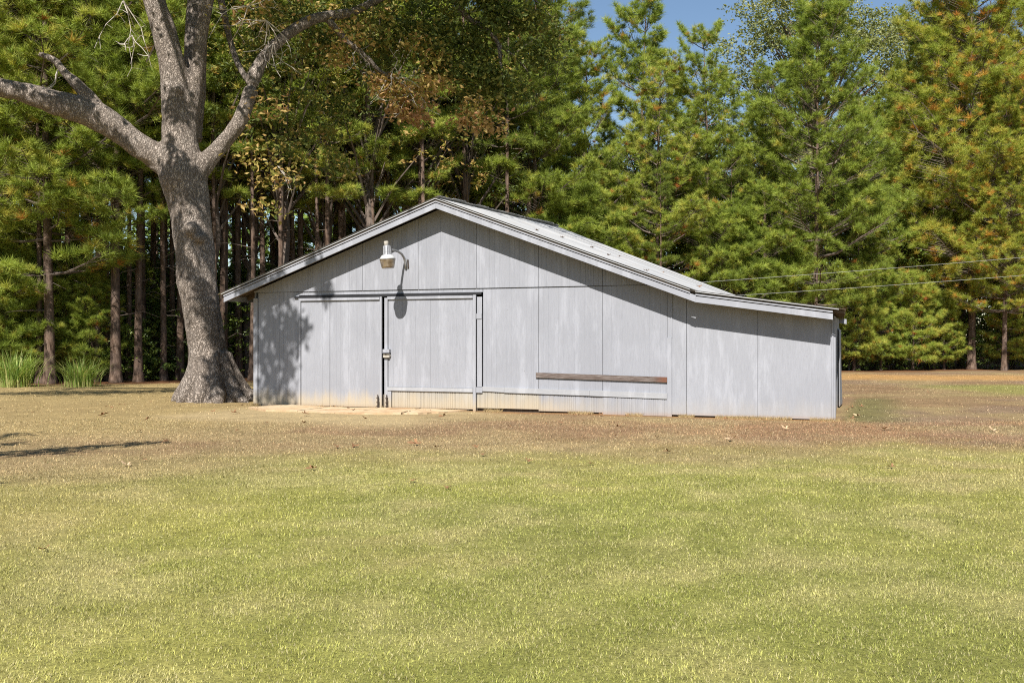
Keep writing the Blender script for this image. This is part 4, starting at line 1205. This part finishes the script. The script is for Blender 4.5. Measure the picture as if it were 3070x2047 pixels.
addlimb(ob, [(-6.98,23.4,-0.25),(-6.99,23.4,0.0),(-7.02,23.4,0.35),(-7.07,23.4,0.76),(-7.2,23.4,1.75),(-7.36,23.4,2.74),(-7.43,23.4,3.72),(-7.58,23.4,4.7),(-7.70,23.4,5.25),(-7.76,23.4,5.95),(-7.80,23.4,6.6)],
        [0.84,0.76,0.58,0.49,0.41,0.44,0.44,0.47,0.55,0.43,0.39], 4, 20)
# roots
for k, (a, L, r0) in enumerate([(0.05, 1.25, .30), (0.7, .95, .24), (1.6, 1.0, .28), (2.5, 1.0, .26), (3.2, 0.95, .28), (3.95, .95, .27), (4.55, .85, .25), (5.15, .95, .28), (5.75, 1.2, .28)]):
    d = Vector((math.cos(a), math.sin(a), 0)); c = Vector((0, 0, 0))
    ob.tube([c + d*.36 + Vector((-.05, 0, 1.15)), c + d*.52 + Vector((-.02, 0, .55)), c + d*.74 + Vector((0, 0, .17)), c + d*L*.95 + Vector((0, 0, -.06))], [r0*.40, r0*.55, r0*.58, r0*.30], 10)
addlimb(ob, [(-7.76,23.38,6.0),(-7.84,23.35,7.04),(-7.9,23.32,7.71),(-8.07,23.3,8.51),(-8.24,23.3,9.03),(-8.35,23.3,9.38),(-8.54,23.2,10.01),(-8.85,23.0,11.1),(-9.3,22.6,12.6)], [.42,.34,.32,.29,.27,.26,.24,.20,.14])
addlimb(ob, [(-7.70,23.45,5.9),(-7.56,23.45,6.73),(-7.45,23.42,7.28),(-7.36,23.4,7.82),(-7.28,23.4,8.51),(-7.15,23.4,9.38),(-6.98,23.3,10.32),(-6.5,22.9,11.8),(-6.1, 22.2, 13.2)], [.34,.27,.20,.17,.16,.16,.15,.12,.08])
addlimb(ob, [(-7.72,23.8,6.2),(-7.66,24.0,7.2),(-7.66,24.2,8.2),(-7.7,24.4,9.4),(-7.6,24.7,11.0),(-7.2,25.2,13.0)], [.36,.30,.27,.25,.21,.13])
addlimb(ob, [(-7.62,23.4,5.15),(-7.92,23.38,5.45),(-8.31,23.36,5.74),(-8.84,23.3,6.05),(-9.54,23.2,6.60),(-10.23,23.1,6.81),(-11.1,23.0,7.08),(-11.97,22.9,7.26),(-13.14,22.7,7.47),(-14.6,22.4,7.9),(-16,21.9,8.6)], [.42,.36,.31,.30,.33,.28,.235,.215,.19,.15,.09])
addlimb(ob, [(-9.54,23.2,6.69),(-9.76,23.15,7.06),(-10.3,23.1,7.57),(-10.58,23.1,7.89),(-10.93,23.1,8.03)], [.20,.14,.115,.10,.06], 3, 10)
addlimb(ob, [(-7.40,23.4,5.35),(-7.1,23.4,5.66),(-6.75,23.4,6.04),(-6.44,23.4,6.43),(-6.26,23.5,6.9),(-6.14,23.6,7.34),(-6.09,23.7,7.71),(-5.94,23.9,8.16),(-5.59,24.1,8.64),(-5.2,24.3,9.03),(-4.74,24.5,9.32),(-4.08,24.7,9.48),(-3.7,24.8,9.67),(-3.33,24.9,9.9),(-2.38,25,10.43),(-1.2,25.2,10.7)], [.27,.22,.185,.18,.17,.165,.15,.14,.14,.135,.13,.12,.11,.10,.085,.06])
# burls
for p, r0 in (((-7.35, 22.95, 3.98), .17), ((-7.15, 22.98, 3.78), .14), ((-7.7, 23.1, 7.2), .12)):
    c = loc(p); ob.tube([c+Vector((0, 0, -r0)), c+Vector((0, 0, -r0*.6)), c, c+Vector((0, 0, r0*.6)), c+Vector((0, 0, r0))], [r0*.3, r0*.85, r0*1.05, r0*.85, r0*.3], 10)
tmp = bpy.data.meshes.new('trunk'); tmp.from_pydata(ob.v, [], ob.f); tmp.update()
tob = bpy.data.objects.new('trunk', tmp); col.objects.link(tob)
rm = tob.modifiers.new('rm', 'REMESH'); rm.mode = 'VOXEL'; rm.voxel_size = 0.036; rm.use_smooth_shade = True
smm = tob.modifiers.new('sm', 'SMOOTH'); smm.factor = 0.5; smm.iterations = 7
dg = bpy.context.evaluated_depsgraph_get()
me = bpy.data.meshes.new_from_object(tob.evaluated_get(dg)); me.name = 'trunk'
co = np.empty(len(me.vertices)*3, dtype=np.float32); me.vertices.foreach_get('co', co); co = co.reshape(-1, 3)
no = np.empty(len(me.vertices)*3, dtype=np.float32); me.vertices.foreach_get('normal', no); no = no.reshape(-1, 3)
th = np.arctan2(co[:, 1], co[:, 0])
amp = np.clip(1.2 - np.abs(co[:, 2]-3)/8, .25, 1)
dsp = (vnoise(co[:, 0]*1.0+co[:, 1]*1.7, co[:, 2]*.55, 0.30, 201, 3)-.5)*0.09 + (vnoise(co[:, 0]*1.3-co[:, 1], co[:, 2]*.8, 0.9, 202, 2)-.5)*.08
co = co + no*(dsp*amp)[:, None]
me.vertices.foreach_set('co', co.astype(np.float32).ravel())
me.polygons.foreach_set('use_smooth', np.ones(len(me.polygons), dtype=bool))
me.materials.clear(); me.materials.append(M_oakbark); me.update()
bpy.data.objects.remove(tob)
link(bpy.data.objects.new('trunk', me), oak)
# knot: ring of callus round a dark socket
kn = MB(); c = loc((-7.36, 22.86, 3.99))
ring = [c + Vector((math.cos(t)*.10, -.01*math.cos(t*2), math.sin(t)*.08)) for t in np.linspace(0, 2*PI, 15)]
kn.tube(ring, 0.035, 7, False); kn.build('knot', M_oakbark, oak, True)

# branches that hang from the right limb
bb = MB(); twig_tips = []
def branch(pts, rad): 
    Q, Rr = limb(pts, rad, 3); bb.tube(Q, Rr, 7, False); return Q
branch([(-4.49,24.5,9.25),(-4.06,24.6,8.79),(-3.57,24.7,8.4),(-3.31,24.8,8.12),(-2.85,24.8,7.85),(-2.27,24.8,7.46)], [.09,.075,.06,.05,.035,.012])
branch([(-1.75,25.1,10.55),(-1.21,25.2,9.64),(-0.7,25.2,9.29),(-0.34,25.2,8.86),(-0.27,25.2,8.03),(-0.11,25.2,7.33)], [.09,.075,.065,.055,.04,.015])
branch([(-0.34,25.2,8.86),(0.1,25.2,8.55),(0.45,25.1,8.1)], [.045,.03,.01])
branch([(-7.09,24.2,9.9),(-6.82,24.2,8.69),(-6.57,24.0,8.04),(-6.2,23.65,7.5)], [.09,.075,.07,.07])
branch([(-1.2,25.2,10.7),(0.2,25.3,10.3),(1.0,25.3,9.6)], [.06,.04,.01])
def rand_twigs(start, n, L, droop, r0=.02, spread=1.0):
    for k in range(n):
        p = loc(start); d = Vector((random.uniform(-1, 1)*spread, random.uniform(-.7, .7), random.uniform(-1, .6)-droop)).normalized()
        P = [p]
        for j in range(4):
            d = (d + Vector((random.uniform(-.6, .6), random.uniform(-.5, .5), random.uniform(-.6, .5)))).normalized()
            P.append(P[-1]+d*L/4)
        bb_dead.tube(P, [r0, r0*.8, r0*.6, r0*.45, r0*.3], 4, False)
        for q in P[1:4]:
            e = q + Vector((random.uniform(-1, 1), random.uniform(-.5, .5), random.uniform(-.8, .6)))*L*.28
            bb_dead.tube([q, (q+e)/2 + Vector((0, 0, random.uniform(-.05, .05))), e], [r0*.5, r0*.35, r0*.2], 3, False)
bb.build('branches', M_oakbark, oak, True)['kind'] = 'stuff'
bb_dead = MB()
for st, n, L, dr in (((-6.15, 23.3, 9.2), 6, 1.3, .3), ((-5.75, 23.4, 8.9), 7, 1.1, .5), ((-5.6, 23.5, 8.4), 5, 1.0, .7), ((-8.9, 22.9, 9.2), 4, 1.4, .8), ((-10.4, 22.9, 7.6), 2, .8, .5), ((-3.0, 24.6, 8.0), 8, 1.0, .4), ((-2.5, 24.6, 7.5), 7, .9, .3), ((-3.8, 24.6, 8.6), 4, .9, .2), ((-5.6, 23.9, 5.6), 2, .9, .2), ((-8.7, 22.9, 8.4), 3, 1.0, .8)):
    rand_twigs(st, n, L, dr, .013)
bb_dead.build('dead_twigs', M_deadwood, oak)['kind'] = 'stuff'

# oak leaves: hanging sprays in view and the crown above the picture
ro = np.random.default_rng(55)
S_ = np.array(sun_dir)
def to_wall(p):
    """where the shadow of p falls on the plane of the barn front: (s, z)"""
    s, d = to_barn(p[0], p[1]); ss, sd = -(S_[0]*CW + S_[1]*SW), -(-S_[0]*SW + S_[1]*CW)
    if d > -0.05: return None
    t = -d/sd
    return s + ss*t, p[2] - S_[2]*t
Cs = []; Ts = []
Zs = []
def spray(p, n, sp, tmean, tsd=.1, flat=.7, size=.155):
    Zs.append(np.full(n, size)); g = ro.normal(size=(n, 3))*sp; g[:, 2] *= flat
    Cs.append(np.array(p)+g); Ts.append(np.clip(tmean + ro.normal(size=n)*tsd, 0, 1))
# brown and yellow spray on the hanging branch
for p, n, sp, t in [((-2.9, 24.6, 7.55), 150, .22, .8), ((-2.4, 24.6, 7.35), 150, .25, .84), ((-2.15, 24.6, 7.7), 110, .22, .78), ((-3.2, 24.6, 7.75), 110, .18, .82), ((-2.7, 24.6, 7.05), 110, .18, .9), ((-2.3, 24.6, 6.9), 80, .15, .92), ((-1.75, 24.6, 7.75), 80, .18, .75), ((-1.9, 24.7, 8.4), 100, .25, .7), ((-2.3, 24.7, 8.8), 90, .28, .68), ((-3.9, 24.6, 8.9), 120, .3, .75), ((-4.3, 24.6, 8.4), 70, .25, .78), ((-3.3, 24.8, 9.3), 120, .35, .6), ((-0.9, 25.1, 7.2), 110, .25, .75), ((-0.5, 25.1, 6.8), 90, .22, .85), ((-1.2, 25.1, 6.9), 70, .2, .88),
                    ((-6.0, 23.6, 5.9), 70, .3, .68), ((-5.6, 23.8, 5.3), 60, .3, .72), ((-5.7, 23.6, 6.9), 60, .3, .8), ((-6.3, 23.6, 9.2), 90, .35, .76), ((-5.5, 23.8, 9.5), 90, .35, .7), ((-5.9, 23.8, 4.6), 50, .25, .68)]:
    spray(p, int(n*1.7), sp, t, size=.125)
# dark leafy mass round the dark branch
for k in range(62):
    th = ro.uniform(0, 2*PI); q = math.sqrt(ro.random())
    p = (-0.45 + 1.75*q*math.cos(th), 25.2 + ro.normal()*.35, 9.0 + 1.5*q*math.sin(th))
    spray(p, 120, .21, .38 + .14*ro.random(), .10, size=.12)
for k in range(46):
    p = (ro.uniform(-6.6, -1.6), 25.6 + ro.normal()*.5, 0); p = (p[0], p[1], ro.uniform(8.3, 10.3) + .12*(p[0]+4))
    spray(p, 100, .24, .38 + .26*ro.random()**3, .10, size=.12)
for k in range(26):
    p = (ro.uniform(-6.3, -4.2), 25.8 + ro.normal()*.4, ro.uniform(5.6, 8.2))
    spray(p, 60, .2, .42 + .28*ro.random()**2, .12, size=.11)
# crown above the frame
kept = 0
tries = 0
while kept < 210 and tries < 6000:
    tries += 1
    p = np.array([ro.uniform(-18, 2.5), ro.uniform(13.5, 31), ro.uniform(8.6, 17)])
    e = ((p[0]+7.6)/9.5)**2 + ((p[1]-22.5)/8.8)**2 + ((p[2]-11.5)/5.2)**2
    if e > 1 or (e < .30 and ro.random() < .6): continue
    if p[2] < 1.4 + 0.341*p[1] + 0.9: continue
    wp_ = to_wall(p)
    if wp_ is not None:
        if wp_[0] > 0.9 and wp_[0] < 13 and wp_[1] > -3.2 and wp_[1] < 4.6: continue
        if wp_[0] < 0.9 and wp_[0] > -1.2 and wp_[1] < 1.0 and wp_[1] > -4: continue
    # leave the lawn before the barn in the sun
    gx = p[0] - S_[0]/S_[2]*p[2]; gy = p[1] - S_[1]/S_[2]*p[2]
    if gy < 24.3 and gx > -9.0: continue
    if gy < 26.0 and gx < -8.0: continue
    # keep enough light on the trunk
    tq = (22.9 - p[1])/(-S_[1])
    if tq > 0:
        hx, hz = p[0]-S_[0]*tq, p[2]-S_[2]*tq
        if -9.2 < hx < -5.6 and -.6 < hz < 9.5 and ro.random() < .985: continue
        if -14 < hx < -8 and 4.5 < hz < 8.5 and ro.random() < .95: continue
    spray(p, 110, .50, .45, .14); kept += 1
# upper crown over the right limb: it shades the hanging branches and the woods behind
for k in range(85):
    q = (ro.uniform(-7.5, 2.0), 25.4, ro.uniform(6.3, 11.5))
    t_ = (ro.uniform(12.5, 16.5) - q[2])/S_[2]
    p = np.array(q) + S_*t_
    if p[2] < 1.4 + 0.341*p[1] + 1.0: continue
    spray(p, 120, .5, .45, .14)
# foliage whose shade dapples the left end of the barn front, and its trunk
def along_sun(q, h):
    t = (h - q[2])/S_[2]
    return np.array(q) + S_*t
for s, z, h, n, sp in [(0.35, 2.0, 8.6, 46, .20), (0.75, 1.95, 8.8, 40, .17), (1.0, 1.75, 8.7, 36, .14), (0.45, 1.55, 8.6, 46, .20), (0.9, 1.45, 8.7, 36, .17), (1.2, 1.65, 8.9, 22, .12), (0.3, 1.15, 8.5, 36, .18), (0.75, 1.05, 8.5, 40, .17), (0.5, 0.7, 8.5, 36, .17), (0.85, 0.75, 8.5, 24, .13), (0.6, 0.3, 8.4, 34, .15), (0.3, 0.2, 8.4, 22, .14), (0.8, 0.1, 8.4, 22, .13), (1.75, 2.55, 9.4, 26, .09), (1.8, 2.4, 9.4, 18, .07), (0.05, 1.3, 8.5, 30, .18), (0.1, 2.1, 8.6, 30, .18), (1.62, 2.62, 9.4, 14, .07)]:
    q = from_barn(s, 0, z); spray(along_sun(q, h), int(n*2.3), sp, .45, .12, .9)
for x_, z_, h, n, sp in [(-6.6, .15, 8.4, 90, .16), (-6.35, .3, 8.4, 90, .16), (-6.75, .5, 8.6, 100, .14), (-6.6, .8, 8.8, 90, .13), (-6.85, .95, 8.8, 60, .10), (-6.75, 1.35, 9.0, 80, .11), (-6.85, 1.75, 9.0, 90, .12), (-6.95, 2.1, 9.2, 90, .13), (-7.12, 2.4, 9.2, 80, .11), (-6.95, 2.6, 9.4, 90, .13), (-7.25, 2.85, 9.4, 60, .10), (-7.4, 3.15, 9.5, 50, .09), (-7.72, 3.45, 9.5, 110, .14), (-7.6, 3.75, 9.6, 80, .11), (-7.15, 3.6, 9.6, 70, .10), (-7.1, 4.0, 9.8, 60, .10), (-7.75, 4.2, 9.8, 40, .08), (-7.45, 4.9, 10.4, 160, .17), (-7.75, 5.15, 10.5, 170, .18), (-8.0, 5.25, 10.5, 120, .15), (-7.2, 5.2, 10.5, 160, .16), (-7.5, 5.45, 10.6, 110, .13), (-7.85, 6.0, 10.8, 60, .10), (-7.85, 6.9, 11, 140, .15), (-7.6, 7.1, 11.2, 120, .14), (-10.2, 6.85, 11, 190, .20), (-9.8, 6.85, 11, 130, .16), (-10.0, 7.3, 11, 120, .16), (-11.4, 7.2, 11, 70, .14), (-9.0, 6.15, 11, 60, .10), (-6.1, 7.6, 11, 160, .22), (-6.0, 8.0, 11.3, 120, .2), (-7.5, 8.7, 12, 160, .22), (-7.3, 9.2, 12.4, 160, .22), (-5.6, 8.6, 12, 140, .2), (-5.0, 9.1, 12.4, 120, .2)]:
    spray(along_sun((x_, 22.9, z_), h), int(n*.8), sp*.9, .45, .12, .9)
# open strip of shade on the ground at the woods edge
for gx, gy in [(-12, 27.3), (-11.2, 27.6), (-10.3, 27.8), (-9.4, 28.2), (-13, 27.1), (-12.6, 27.8), (-9.9, 28.8), (-8.7, 28.9), (-11.5, 28.5), (-13.6, 26.9), (-10.8, 27.2)]:
    spray(along_sun((gx, gy, 0), 10.5 + ro.random()), 230, .42, .45, .12)
C = np.concatenate(Cs); t = np.concatenate(Ts)
T = leaf_tris(C, np.array([0, 0, 0.6]), np.concatenate(Zs), ro, 0.6, .35)
crown = link(bpy.data.objects.new('crown', tri_mesh('crown', T - ORG, M_oakleaf, t=np.repeat(t, 2))), oak)
crown['kind'] = 'stuff'
# limbs of the crown above the picture
cb = MB()
for a, b in [((-8.54,23.2,10.0),(-6.5,17.5,11.5)), ((-6.5,17.5,11.5),(-5.8,15.6,8.9)), ((-7.0,23.3,10.3),(-4.5,19.5,12)), ((-9.3,22.6,12.6),(-12,20,13.5)), ((-14.6,22.4,7.9),(-15,18,10)), ((-7.2,25.2,13),(-5,27,14)), ((-8.9,22.9,11),(-8.5,18,12.5)), ((-6.5,17.5,11.5),(-7.6,16.5,9.6))]:
    A_, B_ = loc(a), loc(b); m_ = (A_+B_)/2 + Vector((random.uniform(-.4, .4), random.uniform(-.4, .4), .3))
    cb.tube([A_, m_, B_], [.09, .07, .025], 7, False)
cb.build('limbs', M_oakbark, oak, True)['kind'] = 'stuff'

# a tree standing left of the camera: only the shade of one bough reaches the picture
nt_tree = empty('oak_tree', (-12.5, 5.5, 0)); tag(nt_tree, 'oak outside the left edge whose bough shades the lawn', 'tree')
tb = MB(); tb.tube([(0,0,-.2),(0,0,.4),(.1,0,2.5),(.2,.1,4.5),(0,.2,7),(-.3,.3,9.5)], [.42,.30,.25,.22,.16,.05], 12)
tb.build('trunk', M_oakbark, nt_tree, True)
tb = MB(); tb.tube([(.15,0,4.2),(2.2,.6,5.0),(4.4,1.3,5.6),(6.6,2.6,6.0)], [.14,.10,.06,.015], 8, False); tb.tube([(.1,.1,6),(-1.5,-1,8),(-2.4,-1.4,9)], [.1,.06,.02], 6, False)
tb.build('branches', M_oakbark, nt_tree, True)['kind'] = 'stuff'
Cs, Ts = [], []
OR2 = np.array([-12.5, 5.5, 0])
for gx, gy, n, sp in [(-6.6, 12.2, 60, .16), (-6.2, 12.35, 70, .16), (-5.9, 12.75, 70, .16), (-5.6, 12.9, 60, .14), (-5.3, 13.3, 60, .15), (-5.05, 13.5, 40, .12), (-4.85, 13.75, 26, .09), (-5.9, 12.3, 40, .11), (-5.5, 12.45, 26, .10), (-6.5, 11.7, 40, .12), (-6.9, 12.9, 60, .16), (-7.2, 13.4, 60, .18), (-6.75, 13.5, 30, .1), (-7.6, 14.3, 80, .2), (-7.9, 12.5, 80, .25), (-8.6, 13.5, 110, .4), (-9.5, 13, 140, .5), (-7.2, 12.2, 60, .2), (-7.3, 14.9, 40, .13)]:
    spray(along_sun((gx, gy, 0), 5.9), n, sp, .45, .1, .8)
for k in range(26):
    spray((-12.5+ro.normal()*1.9-.8, 5.2+ro.normal()*1.8-1.2, 8+ro.normal()*1.2), 110, .45, .45, .1)
C = np.concatenate(Cs); t = np.concatenate(Ts)
o = link(bpy.data.objects.new('crown', tri_mesh('crown', leaf_tris(C, np.array([0, 0, .8]), .14, ro, .6, .2) - OR2, M_oakleaf, t=np.repeat(t, 2))), nt_tree); o['kind'] = 'stuff'

# ------------------------------------------------------------------ service wires and pole
def wire(a, b, sag, lab):
    a = Vector(a); b = Vector(b); P = []
    for k in range(21):
        t = k/20; p = a.lerp(b, t); p.z -= sag*4*t*(1-t); P.append(p)
    o = MB().tube(P, 0.004, 6).build('service_wire', M_wire)
    tag(o, lab, 'wire', 'wires to the barn')
wire((4.2, 27.35, 2.95), (27, 33, 5.15), 0.10, 'upper thin pale wire running from behind the barn roof to the right')
wire((5.2, 25.9, 2.55), (27, 32.6, 4.5), 0.10, 'lower thin pale wire running from behind the lean to roof to the right')
pl = empty('utility_pole', (27, 32.8, 0)); tag(pl, 'wooden utility pole beyond the right edge carrying the wires', 'pole')
MB().tube([(0,0,-.3),(0,0,3),(0,0,6.5)], [.15,.13,.11], 12).build('post', M_pole, pl, True)
MB().box(-.05, .05, -.35, .35, 4.4, 4.52).build('bracket', M_iron, pl)
print('deep pines', cnt)
